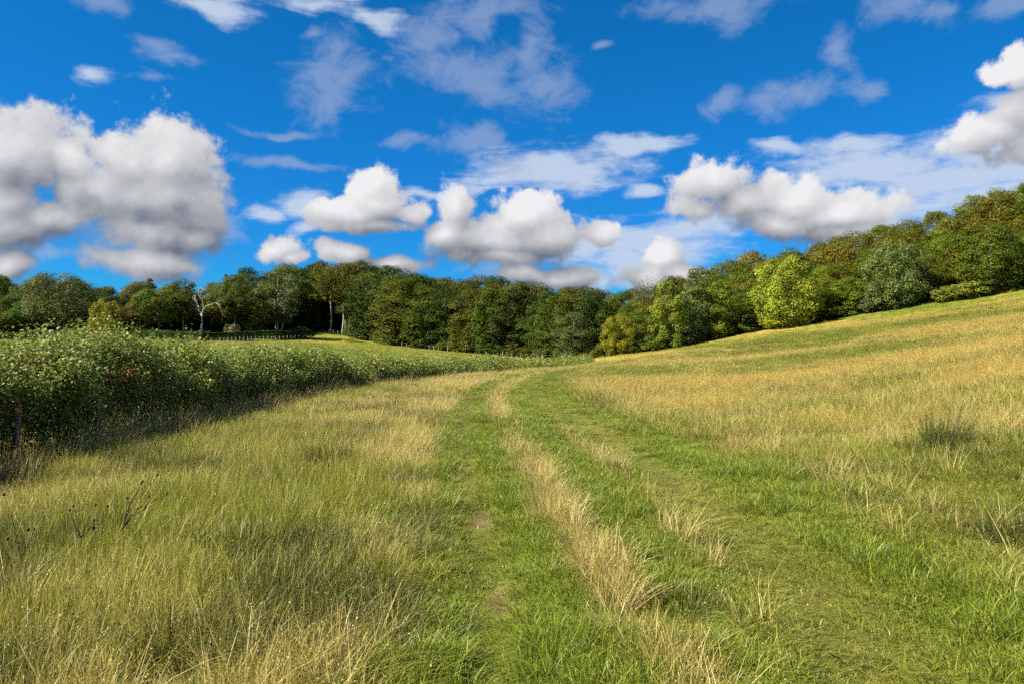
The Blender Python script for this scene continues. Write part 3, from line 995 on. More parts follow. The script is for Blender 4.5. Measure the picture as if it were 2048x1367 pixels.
# ------------------------------------------------------------------ hedges
def hedge_leaves(path, hts, width, y0, y1, n, size, rg, ragged, flat_top=False, lo=.12, shoots=True):
    """leaf points on the skin of a hedge that follows path; denser near the top and the faces"""
    seg = np.hypot(*np.diff(path, axis=0).T); L = np.concatenate([[0], np.cumsum(seg)])
    s = rg.uniform(np.interp(y0, path[:, 1], L) if y0 is not None else 0, np.interp(y1, path[:, 1], L) if y1 is not None else L[-1], n)
    cx, cy = np.interp(s, L, path[:, 0]), np.interp(s, L, path[:, 1])
    tx, ty = np.interp(s + .5, L, path[:, 0]) - np.interp(s - .5, L, path[:, 0]), np.interp(s + .5, L, path[:, 1]) - np.interp(s - .5, L, path[:, 1])
    ln = np.hypot(tx, ty) + 1e-9; nx, ny = ty / ln, -tx / ln
    H = np.interp(cy, path[:, 1], hts) if hts is not None else np.full(n, 1.6)
    a = rg.uniform(-.18, PI + .18, n)                       # round the section, from one foot over the top to the other
    bulge = .55 + .95 * fbm(s * .75, a * 1.2 + 5, 11, 3) + .22 * (vnoise(s * 3.1, a * 3.0, 13) - .5)
    H = H * (.84 + .34 * vnoise(s * .55, s * 0 + 4, 17))
    depth = 1 - .55 * rg.uniform(size=n) ** 2.4
    ca, sa = np.cos(a), np.sin(a)
    off = np.sign(ca) * np.abs(ca) ** .8 * width * .5 * bulge * depth
    up = (lo + (1 - lo) * np.clip(sa, 0, 1) ** .75 * (.80 + .20 * bulge) * (.45 + .55 * depth)) * H
    up = np.where(sa < .30, rg.uniform(.14, .55, n) * H, up)
    off = np.where(sa < .30, off * .74, off)
    top = sa > .75
    up = up + np.where(top & (rg.uniform(size=n) < ragged), rg.uniform(0, .22, n) * H, 0)
    gap = (fbm(s * 1.9, a * 2.6 + up * 1.5, 19, 2) > .36) | (rg.uniform(size=n) < .22)
    cx, cy, nx, ny, off, up, ca, sa, s = (q[gap] for q in (cx, cy, nx, ny, off, up, ca, sa, s))
    n = len(s)
    C = np.stack([cx + nx * off, cy + ny * off, zg(cx, cy) + up], -1)
    D = np.stack([nx * ca, ny * ca, np.abs(sa) * .9 + .25], -1) + rg.normal(size=(n, 3)) * .35
    D /= np.linalg.norm(D, axis=1, keepdims=True)
    k = 8                                                    # leaves along each twig
    t = np.tile(np.linspace(-.6, 1, k), n)[:, None]
    tw = np.repeat(rg.uniform(2.6, 5.6, n) * size, k)[:, None]
    C = np.repeat(C, k, 0) + np.repeat(D, k, 0) * t * tw + rg.normal(size=(n * k, 3)) * size * .55
    N = np.repeat(D, k, 0) * .5 + np.array([0, 0, .45]) + rg.normal(size=(n * k, 3)) * .5
    return C, N, np.repeat(s, k)


M_HEDGE = None


def mat_hedge():
    m, nb = new_mat('hedge_leaves')
    tone = get_attr(nb, 'tone')
    geo = nb.t.nodes.new('ShaderNodeNewGeometry')
    n = nb.noise(geo.outputs['Position'], 1.1, 3, .6)
    c = nb.mix(nb.ramp(n, .35, .65), (0.125, 0.175, 0.030, 1), (0.215, 0.235, 0.050, 1))
    c = nb.mix(nb.ramp(tone, .95, 1.0), c, (0.24, 0.19, 0.035, 1))
    c = nb.v('SCALE', c, scale=nb.m('MULTIPLY_ADD', tone, .9, .65))
    leafy(nb, c, 0.5, 0.22, 0.26)
    return m


M_HEDGE = mat_hedge()
M_STEM = mat_bark('hedge_stems', (0.05, 0.038, 0.026, 1), (0.15, 0.115, 0.08, 1), 8.0)


def front_hedge():
    rg = np.random.default_rng(77)
    hd = empty('hedge', (-8.3, 14, float(zg(-8.3, 14)[0])))
    tag(hd, 'long leafy hedgerow curving away beside the grass, ragged sunlit top', 'hedge')
    Cs, Ns, Ss = [], [], []
    for (y0, y1, n, size) in ((-8, 3, 2500, .064), (3, 9, 6000, .060), (9, 16, 14500, .060), (16, 26, 13000, .068), (26, 40, 9500, .082), (40, 62, 7200, .10), (62, 132, 4200, .16)):
        C, N, s = hedge_leaves(HEDGE, HEDGE_H, 2.35 if y1 < 45 else 1.9, y0, y1, n, size, rg, .12)
        Cs.append(C); Ns.append(N); Ss.append(size * rg.uniform(.6, 1.35, len(C)))
    # upright shoots that stick out above the top, each with pairs of leaves
    st = Tubes(3)
    for i in range(900):
        y = rg.uniform(2, 60) if i < 650 else rg.uniform(6, 24)
        o = rg.uniform(-.55, .55)
        x = hedge_x(y) + o
        h = float(np.interp(y, HEDGE[:, 1], HEDGE_H))
        z = float(zg(x, y)[0]) + h * (.88 - .25 * abs(o))
        ln = rg.uniform(.2, .62) * (h / 1.8)
        lean = rg.normal(size=2) * .09
        m = int(10 + ln * 40)
        k = rg.uniform(0, 1, m)
        P = np.stack([x + lean[0] * k, y + lean[1] * k, z + ln * k], -1) + rg.normal(size=(m, 3)) * .028 * (1.25 - k[:, None])
        Cs.append(P); Ns.append(rg.normal(size=(m, 3)) + (0.2, -.2, .5)); Ss.append(rg.uniform(.030, .058, m) * (1 + max(0, y - 14) / 28))
        if y < 30:
            st.add([(x, y, z - .4), (x + lean[0] * .5, y + lean[1] * .5, z + ln * .5), (x + lean[0], y + lean[1], z + ln)], [.008, .005, .002])
    # woody stems seen in the open foot of the hedge
    for y in np.arange(2, 45, .30):
        for q in range(2):
            x = hedge_x(y) + rg.uniform(-.45, .5); yy = y + rg.uniform(-.15, .15)
            z = float(zg(x, yy)[0]); h = float(np.interp(y, HEDGE[:, 1], HEDGE_H)) * .7
            b = rg.normal(size=2) * .22
            st.add([(x, yy, z - .1), (x + b[0] * .3, yy + b[1] * .5, z + h * .4), (x + b[0], yy + b[1], z + h)], [.022, .017, .010])
    C = np.concatenate(Cs); N = np.concatenate(Ns); S = np.concatenate(Ss)
    tone = np.clip(.5 + rg.normal(size=len(C)) * .2, 0, 1)
    off = np.array(hd.location)
    me = leaf_mesh('foliage', C - off, N, S, tone, rg, aspect=.72)
    link('foliage', me, M_HEDGE, hd)
    sm = st.mesh('stems')
    sm.transform(__import__('mathutils').Matrix.Translation(-hd.location))
    o = link('stems', sm, M_STEM, hd); tag(o, kind='stuff')


front_hedge()

# the clipped dark hedge far off beneath the left wood
def far_hedge():
    rg = np.random.default_rng(88)
    px = np.linspace(-330, 598, 40)
    d = edge_d(px) - np.interp(px, [-330, 300, 600], [5, 8, 16])
    path = np.stack([(px - 1024) / FPX * d, d], -1)
    seg = np.hypot(*np.diff(path, axis=0).T); L = np.concatenate([[0], np.cumsum(seg)])
    n = 42000
    s = rg.uniform(0, L[-1], n); cx, cy = np.interp(s, L, path[:, 0]), np.interp(s, L, path[:, 1])
    a = rg.uniform(0, PI, n); b = .75 + .5 * fbm(s * .35, a * .8, 5, 3)
    H = 1.9 * (.85 + .3 * vnoise(s * .15, s * 0, 9))
    C = np.stack([cx, cy - np.sign(np.cos(a)) * np.abs(np.cos(a)) ** .5 * .95 * b, zg(cx, cy) + np.sin(a) ** .5 * H * b], -1)
    N = np.stack([np.zeros(n), -np.cos(a), np.sin(a)], -1) + rg.normal(size=(n, 3)) * .5
    o = empty('hedge', (*path[20], float(zg(*path[20])[0])))
    tag(o, 'distant clipped dark green hedge under the wood beyond the field', 'hedge')
    f = link('foliage', leaf_mesh('foliage', C - np.array(o.location), N, .22 * rg.uniform(.7, 1.3, n), np.clip(.5 + rg.normal(size=n) * .2, 0, 1), rg), M_FOL, o)
    f.color = (0.045, 0.080, 0.016, 1)
    return path


FAR_PATH = far_hedge()

# ------------------------------------------------------------------ dog rose with hips in the hedge
M_HIP = mat_plain('rose_hip', (0.50, 0.11, 0.02, 1), .3, .5, .2, 40)
M_RUST = mat_plain('rose_stem', (0.22, 0.085, 0.03, 1), .6, .3, .3, 20)


def sphere_mesh(name, r, sz=1.0, seg=8, rings=5):
    V = [(0, 0, r * sz)]; F = []
    for i in range(1, rings):
        t = PI * i / rings
        for j in range(seg):
            p = 2 * PI * j / seg
            V.append((r * math.sin(t) * math.cos(p), r * math.sin(t) * math.sin(p), r * sz * math.cos(t)))
    V.append((0, 0, -r * sz))
    for j in range(seg):
        F.append((0, 1 + j, 1 + (j + 1) % seg))
    for i in range(rings - 2):
        for j in range(seg):
            a = 1 + i * seg + j; b = 1 + i * seg + (j + 1) % seg
            F.append((a, a + seg, b + seg, b))
    e = len(V) - 1; k = 1 + (rings - 2) * seg
    for j in range(seg):
        F.append((k + j, e, k + (j + 1) % seg))
    me = bpy.data.meshes.new(name); me.from_pydata(V, [], F)
    me.polygons.foreach_set('use_smooth', [True] * len(F)); me.update()
    return me


HIP = sphere_mesh('rose_hip', .013, 1.35); HIP.materials.append(M_HIP)


def rose(px, py, d, w, h, n, label):
    rg = np.random.default_rng(int(px))
    c = np.array(P3(px, py, d)); c[0] = hedge_x(d) + 1.0
    x, y = float(c[0]), float(c[1]); zb = float(zg(x - .25, y)[0])
    e = empty('dog_rose', (x - .25, y, zb)); tag(e, label, 'rose bush')
    tb = Tubes(4); L = []
    for i in range(22):
        a = rg.normal(size=3) * (.10, w, h) * .8
        tip = np.array([.25 + rg.uniform(.0, .22), 0, c[2] - zb]) + a
        tip[0] = np.clip(tip[0], .1, .5)
        b = np.array([rg.uniform(-.1, .1), a[1] * .3, 0])
        k = np.linspace(0, 1, 7)[:, None]
        mid = np.array([.1, tip[1] * .6, tip[2] * 1.12])
        cv = b * (1 - k) ** 2 + 2 * mid * k * (1 - k) + tip * k ** 2
        tb.add(cv, .007 * (1 - .7 * k[:, 0]))
        m = 30
        L.append(cv[4:][rg.integers(0, 3, m)] + rg.normal(size=(m, 3)) * .06)
        if i < n:
            for q in range(2):
                o = bpy.data.objects.new('rose_hip', HIP); COL.objects.link(o); o.parent = e
                o.location = tip + rg.normal(size=3) * .05 + np.array([.04, 0, 0]); o.rotation_euler = (rg.uniform(-.6, .6), rg.uniform(-.6, .6), 0)
    link('stems', tb.mesh('stems'), M_RUST, e).update_tag()
    e.children[-1]['kind'] = 'stuff'
    L = np.concatenate(L)
    f = link('foliage', leaf_mesh('foliage', L, rg.normal(size=L.shape) + (.3, 0, .4), .032 * rg.uniform(.7, 1.3, len(L)), rg.uniform(.3, .9, len(L)), rg), M_FOL, e)
    f.color = (0.12, 0.115, 0.025, 1)


rose(75, 800, 11.0, .40, .22, 20, 'dog rose with red hips and rusty stems around the nearest fence post')
rose(300, 748, 15.0, .55, .16, 22, 'dog rose with orange hips high in the middle of the hedge')
rose(655, 745, 31.5, .8, .28, 16, 'rusty orange dog rose far along the hedge')

# ------------------------------------------------------------------ fences
def post_mesh(h, r, seed):
    rg = np.random.default_rng(seed)
    tb = Tubes(8)
    z = np.array([-.25, 0, h * .3, h * .65, h * .97, h])
    tb.add(np.stack([rg.normal(size=6) * .004, rg.normal(size=6) * .004, z], -1), r * np.array([1, 1.03, 1, .98, .96, .86]))
    return tb.mesh('post')


def fence(name, pts, h, r, mat, label, wires=(.35, .65, .95), wire_r=.003, seed=1, group=None):
    rg = np.random.default_rng(seed)
    kinds = [post_mesh(h * q, r, seed + i) for i, q in enumerate((1, .96, 1.04))]
    for k in kinds: k.materials.append(mat)
    c = pts[len(pts) // 2]
    e = empty(name, (c[0], c[1], float(zg(*c)[0]))); tag(e, label, 'fence', group)
    o0 = np.array(e.location); tops = []
    for i, (x, y) in enumerate(pts):
        z = float(zg(x, y)[0])
        o = bpy.data.objects.new('post', kinds[i % 3]); COL.objects.link(o); o.parent = e
        o.location = np.array([x, y, z]) - o0
        o.rotation_euler = (rg.normal() * .035, rg.normal() * .035, rg.uniform(0, 6))
        tops.append((x, y, z))
    T = np.array(tops) - o0
    for w in wires:
        P = T + np.array([0, 0, w * h])
        k = np.linspace(0, len(P) - 1, (len(P) - 1) * 3 + 1)
        Q = np.stack([np.interp(k, np.arange(len(P)), P[:, a]) for a in range(3)], -1)
        Q[:, 2] -= .02 * np.abs(np.sin(k * PI))
        link('wire', Tubes(4).add(Q, wire_r).mesh('wire'), M_WIRE, e)
    return e


fy = np.concatenate([np.arange(-6, 11, 2.7), [11.4], np.arange(14.0, 43, 2.6)])
fence('wire_fence', [(hedge_x(y) + 1.12 + rng.normal() * .03, y) for y in fy], 1.0, .05, M_POST, 'post and wire fence running along the grass side of the long hedge', wires=(.3, .5, .72, .95), seed=3)
ep = np.linspace(648, 1060, 46)
ed = edge_d(ep) - 2.0
fence('wire_fence', [((p - 1024) / FPX * d, d) for p, d in zip(ep, ed)], 1.0, .055, M_STAKE, 'distant fence of pale posts along the foot of the middle wood', wires=(.5, .9), wire_r=.006, seed=4)
fp = np.linspace(440, 606, 22)
fd = edge_d(fp) - np.interp(fp, [300, 600], [8, 16]) - 2.2
fence('wire_fence', [((p - 1024) / FPX * d, d) for p, d in zip(fp, fd)], .95, .05, M_STAKE, 'distant post fence in front of the clipped dark hedge', wires=(.5, .9), wire_r=.006, seed=6)
STAKE = post_mesh(.62, .03, 40); STAKE.materials.append(M_STAKE)
for i, (px, py, lab) in enumerate(((571, 803, 'short pale stake at the hedge foot, the one nearer the viewer'), (582, 800, 'short pale stake just beyond its neighbour at the hedge foot'), (766, 765, 'short pale stake where the hedge gets low'), (775, 764, 'thin pale stake beside another where the hedge gets low'))):
    x, y, z = hit(px, py)
    o = link('stake', STAKE); o.location = (x, y, z); o.rotation_euler = (.05 * i, -.04 + .03 * i, i)
    tag(o, lab, 'stake', 'stakes at the hedge foot')

# ------------------------------------------------------------------ grass
def tuft(name, seed, n, h, w, rad, splay, curl, mat, seed_head=0, lean=(0, 0), head=(.08, .010), segs=4, hvar=.45):
    rg = np.random.default_rng(seed)
    V, F, Hh, To = [], [], [], []
    nv = 0
    for i in range(n):
        a = rg.uniform(0, 2 * PI); r = rad * math.sqrt(rg.uniform())
        bx, by = r * math.cos(a), r * math.sin(a)
        L = h * (1 - hvar + 2 * hvar * rg.uniform() * .8)
        a2 = a + rg.normal() * .9
        sp = abs(rg.normal()) * splay + .04
        dx, dy = math.cos(a2) * sp + lean[0], math.sin(a2) * sp + lean[1]
        cu = abs(rg.normal()) * curl
        fa = rg.uniform(0, PI)
        sx, sy = math.cos(fa) * w * .5, math.sin(fa) * w * .5
        to = rg.uniform()
        ww = w * rg.uniform(.7, 1.3) / w
        for k in range(segs + 1):
            t = k / segs
            px_ = bx + dx * L * (t + cu * t * t * 1.2); py_ = by + dy * L * (t + cu * t * t * 1.2)
            pz = L * (t - (sp * .45 + cu * .45) * t * t) - .02
            wd = ww * (1 - t ** 1.6 * .92)
            V += [(px_ - sx * wd, py_ - sy * wd, pz), (px_ + sx * wd, py_ + sy * wd, pz)]
            Hh += [t, t]; To += [to, to]
            if k:
                b = nv + 2 * k
                F.append((b - 2, b - 1, b + 1, b))
        nv += 2 * (segs + 1)
        if seed_head:
            tip = np.array([px_, py_, pz])
            up = np.array([dx * .5, dy * .5, 1.0]); up /= np.linalg.norm(up)
            for q in range(seed_head):
                u = rg.uniform(-1, .35)
                c = tip + up * u * head[0] * 1.0 + rg.normal(size=3) * head[1] * (1.2 - .5 * u)
                e1 = rg.normal(size=3) * .0016; e2 = up * .0055 + rg.normal(size=3) * .0016
                V += [tuple(c - e1), tuple(c + e2), tuple(c + e1), tuple(c - e2)]
                Hh += [1.0] * 4; To += [to] * 4
                F.append((nv, nv + 1, nv + 2, nv + 3)); nv += 4
    me = mesh_np(name, np.array(V), np.array(F), 4)
    attr(me, 'hgt', 'FLOAT', 'POINT', Hh); attr(me, 'tone', 'FLOAT', 'POINT', To)
    me.materials.append(mat)
    return bpy.data.objects.new(name, me)


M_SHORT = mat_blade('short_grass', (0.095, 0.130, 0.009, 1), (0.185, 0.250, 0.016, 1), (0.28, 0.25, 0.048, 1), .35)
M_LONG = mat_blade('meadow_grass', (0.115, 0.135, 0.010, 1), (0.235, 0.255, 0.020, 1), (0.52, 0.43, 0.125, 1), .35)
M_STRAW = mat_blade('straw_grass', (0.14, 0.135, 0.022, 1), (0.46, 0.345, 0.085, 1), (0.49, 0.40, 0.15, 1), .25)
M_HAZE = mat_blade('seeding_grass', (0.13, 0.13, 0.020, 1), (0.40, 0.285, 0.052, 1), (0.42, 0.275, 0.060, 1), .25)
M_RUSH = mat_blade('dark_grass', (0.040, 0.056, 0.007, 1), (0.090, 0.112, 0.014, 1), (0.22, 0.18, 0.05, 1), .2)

GN = None


def scatter_tree(coll):
    g = bpy.data.node_groups.new('scatter_' + coll.name, 'GeometryNodeTree')
    g.interface.new_socket('Geometry', in_out='INPUT', socket_type='NodeSocketGeometry')
    g.interface.new_socket('Geometry', in_out='OUTPUT', socket_type='NodeSocketGeometry')
    gi = g.nodes.new('NodeGroupInput'); go = g.nodes.new('NodeGroupOutput')
    ci = g.nodes.new('GeometryNodeCollectionInfo'); ci.inputs['Collection'].default_value = coll
    ci.inputs['Separate Children'].default_value = True; ci.inputs['Reset Children'].default_value = True
    ip = g.nodes.new('GeometryNodeInstanceOnPoints'); ip.inputs['Pick Instance'].default_value = True

    def named(nm, ty):
        n = g.nodes.new('GeometryNodeInputNamedAttribute'); n.data_type = ty; n.inputs[0].default_value = nm
        return n.outputs[0]
    g.links.new(gi.outputs[0], ip.inputs['Points']); g.links.new(ci.outputs[0], ip.inputs['Instance'])
    g.links.new(named('pick', 'INT'), ip.inputs['Instance Index'])
    g.links.new(named('rot', 'FLOAT_VECTOR'), ip.inputs['Rotation'])
    g.links.new(named('scl', 'FLOAT_VECTOR'), ip.inputs['Scale'])
    g.links.new(ip.outputs[0], go.inputs[0])
    return g


def scatter(name, tufts, X, Y, rot, scl, dry, pick, label, cat):
    coll = bpy.data.collections.new(name + '_tufts')
    for t in tufts: coll.objects.link(t)
    me = bpy.data.meshes.new(name)
    V = np.stack([X, Y, zg(X, Y)], -1)
    me.vertices.add(len(V)); me.vertices.foreach_set('co', V.astype(np.float32).ravel())
    attr(me, 'rot', 'FLOAT_VECTOR', 'POINT', rot); attr(me, 'scl', 'FLOAT_VECTOR', 'POINT', scl)
    attr(me, 'dry', 'FLOAT', 'POINT', dry); attr(me, 'pick', 'INT', 'POINT', pick)
    me.update()
    o = link(name, me)
    md = o.modifiers.new('scatter', 'NODES'); md.node_group = scatter_tree(coll)
    tag(o, label, cat, kind='stuff')
    return o


def spread_points(rg, dens0, r_flat, r_max, power, half=50):
    """points over the field in front of and around the viewer, thinning out with distance"""
    rr = np.linspace(.7, r_max, 4000)
    den = dens0 * np.where(rr < r_flat, 1, (r_flat / rr) ** power)
    w = den * rr
    cdf = np.cumsum(w); tot = cdf[-1] * (rr[1] - rr[0]) * 2 * R(half)
    n = int(tot)
    r = np.interp(rg.uniform(0, cdf[-1], n), cdf, rr)
    a = rg.uniform(-R(half), R(half), n)
    m = int(dens0 * .6 * 25 * (PI - R(half)))                 # and close round about the viewer
    r2 = np.sqrt(rg.uniform(.1, 25, m)); a2 = rg.uniform(R(half), 2 * PI - R(half), m)
    r = np.concatenate([r, r2]); a = np.concatenate([a, a2])
    return r * np.sin(a), r * np.cos(a), r


TUSSOCKS = [
    (660, 940, .66, .56, 520, M_RUSH, 'dark green tussock sunk in the fawn meadow near the hedge', 71, .45),
    (1888, 900, .50, .74, 620, M_RUSH, 'tall dark tussock alone in the orange grass on the slope', 72, .36, (.10, 0)),
    (1826, 904, .44, .30, 300, M_RUSH, 'low dark clump leaning against the tall dark tussock', 73, .5),
    (745, 1050, .46, .30, 300, M_SHORT, 'fresh green tussock beside the near wheel track', 74, .6),
    (2030, 1085, .5, .40, 340, M_RUSH, 'dark grass clump at the edge of view beside the pink clover', 75, .6),
    (480, 1130, .60, .46, 420, M_RUSH, 'dark clump of coarse blades in the near tall meadow', 76, .4),
    (1298, 900, .56, .15, 340, M_SHORT, 'low bright green patch on the far side of the wide track', 77, .9),
    (1345, 1215, .6, .22, 380, M_RUSH, 'low dark green clump beside the straw strip', 78, .8),  # dark blades stand in for the shadow cast by the strip
    (395, 1340, .55, .42, 400, M_RUSH, 'dark coarse clump at the bottom of the tall meadow', 79, .5),
    (1790, 800, .9, .40, 360, M_RUSH, 'broad dull green clump higher on the slope behind the tall dark tussock', 80, .5),
    (890, 800, .8, .36, 320, M_RUSH, 'small dark clump in the fawn grass just left of the wheel track', 81, .5),
]
TUSS_AT = [(*hit(t[0], t[1])[:2], t[2]) for t in TUSSOCKS]


def clear_of_tussocks(x, y):
    ok = np.ones(len(x), bool)
    for (tx, ty, w) in TUSS_AT:
        ok &= (x - tx) ** 2 + (y - ty + w * .35) ** 2 > (w * .62) ** 2
    return ok


def grow():
    rg = np.random.default_rng(2024)
    short = [tuft('short_tuft', 10 + i, 46, .080, .0055, .11, .60, .7, M_SHORT, segs=3) for i in range(4)]
    flatg = [tuft('worn_tuft', 20 + i, 44, .075, .0055, .12, 1.5, .5, M_SHORT, segs=3) for i in range(3)]
    lush = [tuft('lush_tuft', 30 + i, 44, .155, .0060, .11, .50, .8, M_SHORT, segs=4) for i in range(3)]
    mead = [tuft('meadow_tuft', 40 + i, 40, .31, .0048, .13, .36, .6, M_LONG, segs=4) for i in range(4)]
    straw = [tuft('straw_tuft', 50 + i, 28, .46, .0040, .13, .30, .40, M_STRAW, seed_head=2, head=(.07, .004), lean=(-.06, .10)) for i in range(4)]
    haze = [tuft('seeding_tuft', 60 + i, 22, .42, .0028, .16, .26, .25, M_HAZE, seed_head=14, head=(.13, .013)) for i in range(3)]

    darkt = [tuft('zdark_tuft', 90 + i, 46, .30, .0052, .14, .40, .6, M_RUSH, segs=4) for i in range(2)]

    def fields(x, y):
        m = grass_masks(x, y)
        ok = (wood_mask(x, y) < .5)
        hx = np.abs(x - hedge_x(np.clip(y, -12, 132)))
        inh = (hx < .9) & (y < 133)
        return m, ok & ~inh & clear_of_tussocks(x, y)

    def rots(n, lean):
        return np.stack([rg.normal(size=n) * lean, rg.normal(size=n) * lean, rg.uniform(0, 2 * PI, n)], -1)

    def grow_scale(r):
        return np.clip((r / 11) ** .55, 1, 3.0)

    # short green grass of the lane and its wheel tracks
    x, y, r = spread_points(rg, 330, 6.5, 75, 1.55)
    m, ok = fields(x, y)
    tr = np.maximum(m['tl'], m['tr'])
    prob = np.clip(m['lane'] + .25 * (1 - m['lane']), 0, 1) * np.where(r > 40, m['lane'], 1)
    k = ok & (rg.uniform(size=len(x)) < prob) & ~((m['tl'] > .6) & (fbm(x * 1.6, y * .9, 70, 3) > .66) & (rg.uniform(size=len(x)) < .85)) & ~((rg.uniform(size=len(x)) < .12 * m['tl']))
    x, y, r = x[k], y[k], r[k]; tr = tr[k]
    n = len(x)
    worn = rg.uniform(size=n) < tr * 1.05
    patch = fbm(x * .9, y * .7, 33, 3)
    lushy = (~worn) & (rg.uniform(size=n) < sstep(patch, .40, .62) * .8)
    pick = np.where(worn, 4 + rg.integers(0, 3, n), np.where(lushy, 7 + rg.integers(0, 3, n), rg.integers(0, 4, n)))
    s = grow_scale(r) * rg.uniform(.7, 1.25, n)
    sw = s * np.where(worn, .85, 1)
    s3 = np.stack([sw, sw, s * np.where(worn, .75, 1) * np.clip(1 - .5 * tr, .5, 1) * np.clip(11 / r, .45, 1)], -1)
    dry = np.clip(dryness(x, y) * .9 + np.where(worn, .08, -.05) - np.where(lushy, .12, 0), 0, 1)
    # names sort the tufts: lush, short, worn
    order = np.array([3, 4, 5, 6, 7, 8, 9, 0, 1, 2])
    scatter('lane_grass', lush + short + flatg, x, y, rots(n, .12), s3, dry, order[pick], 'short green grass of the lane, flattened in two wheel tracks', 'grass')
    n1 = n

    # knee high meadow grass on both sides
    x, y, r = spread_points(rg, 260, 7.5, 190, 1.5)
    m, ok = fields(x, y)
    side = np.clip(1 - m['lane'] * 1.15, 0, 1) * (1 - m['strip'] * .6)
    near_r = (x > np.interp(y, TRK_Y, TRK_R)) * (1 - sstep(r, 8, 20))
    tall = np.where(m['left'] > 0, .45 + .55 * sstep(np.interp(y, TRK_Y, TRK_L) - x, .3, 1.7), 1.0)
    k = ok & (rg.uniform(size=len(x)) < side * .95)
    x, y, r = x[k], y[k], r[k]; n = len(x)
    near_r = near_r[k]
    s = grow_scale(r) * rg.uniform(.65, 1.2, n)
    hz = np.clip(1 - .62 * near_r, .3, 1) * tall[k] * (.42 + 1.15 * fbm(x * .7, y * .6, 90, 3)) * np.clip((14 / r) ** .75, .16, 1)
    hz = np.where((x < hedge_x(np.clip(y, -12, 132)) - .5) | (y > 136), hz * .6, hz)
    s3 = np.stack([s, s, s * hz], -1)
    dry = np.clip(dryness(x, y) * 1.0 + rg.normal(size=n) * .10, 0, 1)
    clump = dark_clumps(x, y)
    pk = np.where(rg.uniform(size=n) < clump, 4 + rg.integers(0, 2, n), rg.integers(0, 4, n))
    scatter('meadow_grass', mead + darkt, x, y, rots(n, .10), s3, dry * np.where(pk > 3, .5, 1), pk, 'knee high green and fawn meadow grass on both sides of the lane', 'grass')
    n2 = n

    # straw coloured stems: the strip between the tracks and patches in the meadow
    x, y, r = spread_points(rg, 210, 7.5, 90, 1.55)
    m, ok = fields(x, y)
    d = dryness(x, y)
    prob = np.maximum(m['strip'] ** 1.6 * .85, np.clip(1 - m['lane'] * 1.2, 0, 1) * np.clip(d * .75 + .02, 0, .7) * np.where(m['right'] > .5, .5, 1.0))
    prob = prob * (1 - .75 * dark_clumps(x, y) * (1 - m['strip']))
    edge = np.exp(-((x - (hedge_x(np.clip(y, -12, 132)) + 1.75)) / .34) ** 2) * (y < 70)
    prob = np.maximum(prob * sstep(np.abs(x - hedge_x(np.clip(y, -12, 132))), 1.2, 1.8), edge * .5)
    k = ok & (rg.uniform(size=len(x)) < prob)
    x, y, r, edge, st = x[k], y[k], r[k], edge[k], m['strip'][k]; n = len(x)
    s = grow_scale(r) * rg.uniform(.6, 1.15, n)
    s3 = np.stack([s, s, s * np.clip((14 / r) ** .75, .2, 1) * (.85 + .85 * edge) * np.where(st > .4, .74, .90)], -1)
    ro = rots(n, .14)
    scatter('straw_grass', straw, x, y, ro, s3, np.clip(rg.normal(size=n) * .3 + .4, 0, 1), rg.integers(0, 4, n), 'dry straw coloured grass in the middle strip and along the hedge foot', 'grass')
    n3 = n

    # orange haze of seeding grass on the rising side
    x, y, r = spread_points(rg, 150, 9, 150, 1.5)
    m, ok = fields(x, y)
    d = dryness(x, y)
    prob = .42 * m['right'] * sstep(d, .40, .95) * sstep(r, 7.0, 15)
    k = ok & (rg.uniform(size=len(x)) < prob)
    x, y, r = x[k], y[k], r[k]; n = len(x)
    s = grow_scale(r) * rg.uniform(.6, 1.15, n)
    s3 = np.stack([s, s, s * np.clip((14 / r) ** .75, .17, 1)], -1)
    scatter('seeding_grass', haze, x, y, rots(n, .10), s3, np.clip(rg.normal(size=n) * .3 + .3, 0, 1), rg.integers(0, 3, n), 'orange brown haze of seeding grass on the hillside', 'grass')
    print('GRASS', n1, n2, n3, n)


grow()

# ------------------------------------------------------------------ single plants
def tussock(px, py, w, h, n, mat, label, seed, splay=.5, lean=(0, 0), curl=.5, bw=.006):
    x, y, z = hit(px, py)
    t = tuft('blades', seed, n, h, bw, w * .5, splay, curl, mat, lean=lean, segs=5)
    e = empty('grass_tussock', (x, y, z)); tag(e, label, 'grass tussock')
    COL.objects.link(t); t.parent = e
    return e


# single plants carry their own blade colours (no scatter attribute there)
for t_ in TUSSOCKS:
    tussock(*t_)

M_DRYSTEM = mat_plain('dry_stem', (0.085, 0.055, 0.028, 1), .8, .2, .3, 30)
M_HEAD = mat_plain('seed_head', (0.05, 0.031, 0.018, 1), .85, .2, .4, 60)
KHEAD = sphere_mesh('seed_head', .0095, 1.1, 8, 6); KHEAD.materials.append(M_HEAD)


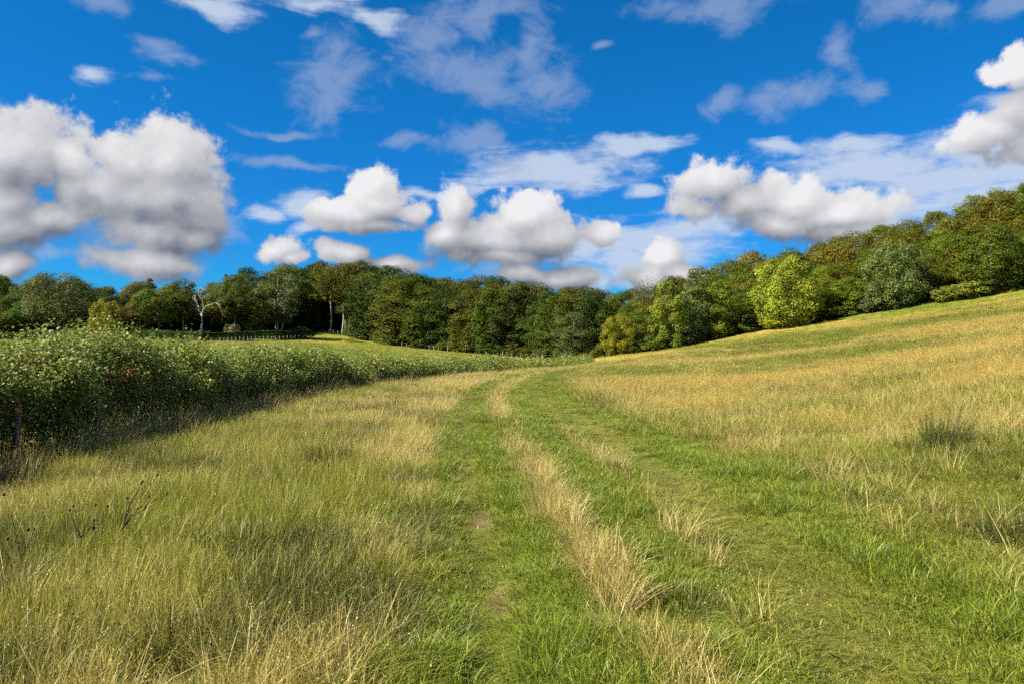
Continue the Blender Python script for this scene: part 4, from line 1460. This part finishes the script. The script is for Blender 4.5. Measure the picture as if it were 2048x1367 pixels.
def knapweed(px, py, tips, label, seed):
    rg = np.random.default_rng(seed)
    x, y, z = hit(px, py)
    e = empty('knapweed', (x, y, z)); tag(e, label, 'wildflower', 'dead knapweed in the meadow')
    tb = Tubes(4)
    fork = np.array([rg.normal() * .03, rg.normal() * .03, .26])
    tb.add([(0, 0, -.05), fork * .5 + rg.normal(size=3) * .008, fork], [.005, .0045, .004])
    u = y / FPX
    for (tx, ty) in tips:
        tip = np.array([(tx - 1024) * u - x, rg.uniform(-.10, .10), EYE + (HZ - ty) * u - z])
        mid = (fork + tip) / 2 + np.array([rg.normal() * .02, rg.normal() * .02, .03])
        tb.add([fork, mid, tip], [.0038, .003, .0025])
        o = bpy.data.objects.new('seed_head', KHEAD); COL.objects.link(o); o.parent = e
        o.location = tip + np.array([0, 0, .010]); o.scale = [rg.uniform(.8, 1.25)] * 3
        o.rotation_euler = (rg.uniform(-.5, .5), rg.uniform(-.5, .5), 0)
    link('stem', tb.mesh('stem'), M_DRYSTEM, e)


knapweed(240, 1130, [(288, 963), (282, 968), (318, 950), (325, 992), (289, 998), (246, 1000), (284, 1019)], 'dead knapweed whose branched stems carry the highest black seed heads', 1)
knapweed(165, 1150, [(186, 1013), (152, 1017), (143, 1015), (182, 1043), (228, 1009), (192, 1055)], 'dead knapweed in the middle of the three, heads close together', 2)
knapweed(40, 1190, [(20, 1077), (58, 1060), (65, 1061), (17, 988), (22, 1128)], 'dead knapweed nearest the picture edge with few heads', 3)

M_PINK = mat_plain('pink_bloom', (0.52, 0.10, 0.24, 1), .6, .3, .25, 120)


def flower(px, py, hgt, r, label, name):
    x, y, z = hit(px, py)
    e = empty(name, (x, y, z)); tag(e, label, 'flower')
    link('stem', Tubes(5).add([(0, 0, -.03), (.01, 0, hgt * .5), (.02, 0, hgt)], [.003, .0026, .002]).mesh('stem'), M_SHORT, e)
    rg = np.random.default_rng(int(px))
    d = rg.normal(size=(90, 3)); d /= np.linalg.norm(d, axis=1, keepdims=True)
    me = leaf_mesh('bloom', d * r * .8 + np.array([.02, 0, hgt + r * .5]), np.cross(d, (0, 0, 1)) + .05, r * .8 * rg.uniform(.8, 1.2, 90), rg.uniform(size=90), rg, aspect=.35)
    link('bloom', me, M_PINK, e)


flower(2044, 1160, .20, .016, 'single pink clover head at the edge of view', 'clover_flower')
flower(1838, 880, .30, .02, 'pink thistle head beside the tall dark tussock', 'thistle_flower')
flower(2034, 900, .30, .018, 'tiny pink flower further up the slope from the clover', 'thistle_flower')

# ------------------------------------------------------------------ a bird high over the wood
M_BIRD = mat_plain('bird_feathers', (0.03, 0.028, 0.026, 1), .7, .3, .2, 20)


def bird(px, py, d, span, label):
    e = empty('bird', P3(px, py, d), .7); tag(e, label, 'bird')
    k = np.linspace(0, 1, 7)
    body = Tubes(8).add(np.stack([(k - .5) * span * .5, k * 0, .01 * np.sin(k * PI)], -1), span * np.array([.01, .05, .075, .075, .055, .03, .035])).mesh('body')
    link('body', body, M_BIRD, e)
    for sgn in (-1, 1):
        V = []; F = []
        for i in range(6):
            t = i / 5
            yy = sgn * t * span * .5; zz = span * (.10 * math.sin(t * PI * .8) + .02); ch = span * .13 * (1 - t ** 2 * .8)
            xx = span * (-.05 + .10 * math.sin(t * 2) - .10 * t * t)
            V += [(xx + ch * .4, yy, zz), (xx, yy, zz + .012 * span), (xx - ch * .6, yy, zz), (xx, yy, zz - .006 * span)]
            if i:
                b = 4 * i
                for q in range(4):
                    F.append((b - 4 + q, b - 4 + (q + 1) % 4, b + (q + 1) % 4, b + q))
        link('wing', mesh_np('wing', np.array(V), np.array(F), 4, True), M_BIRD, e)


bird(607, 430, 190, .85, 'small dark bird gliding under the clouds above the left wood')
bird(1045, 302, 230, .8, 'tiny dark bird high in the sky above the middle wood')
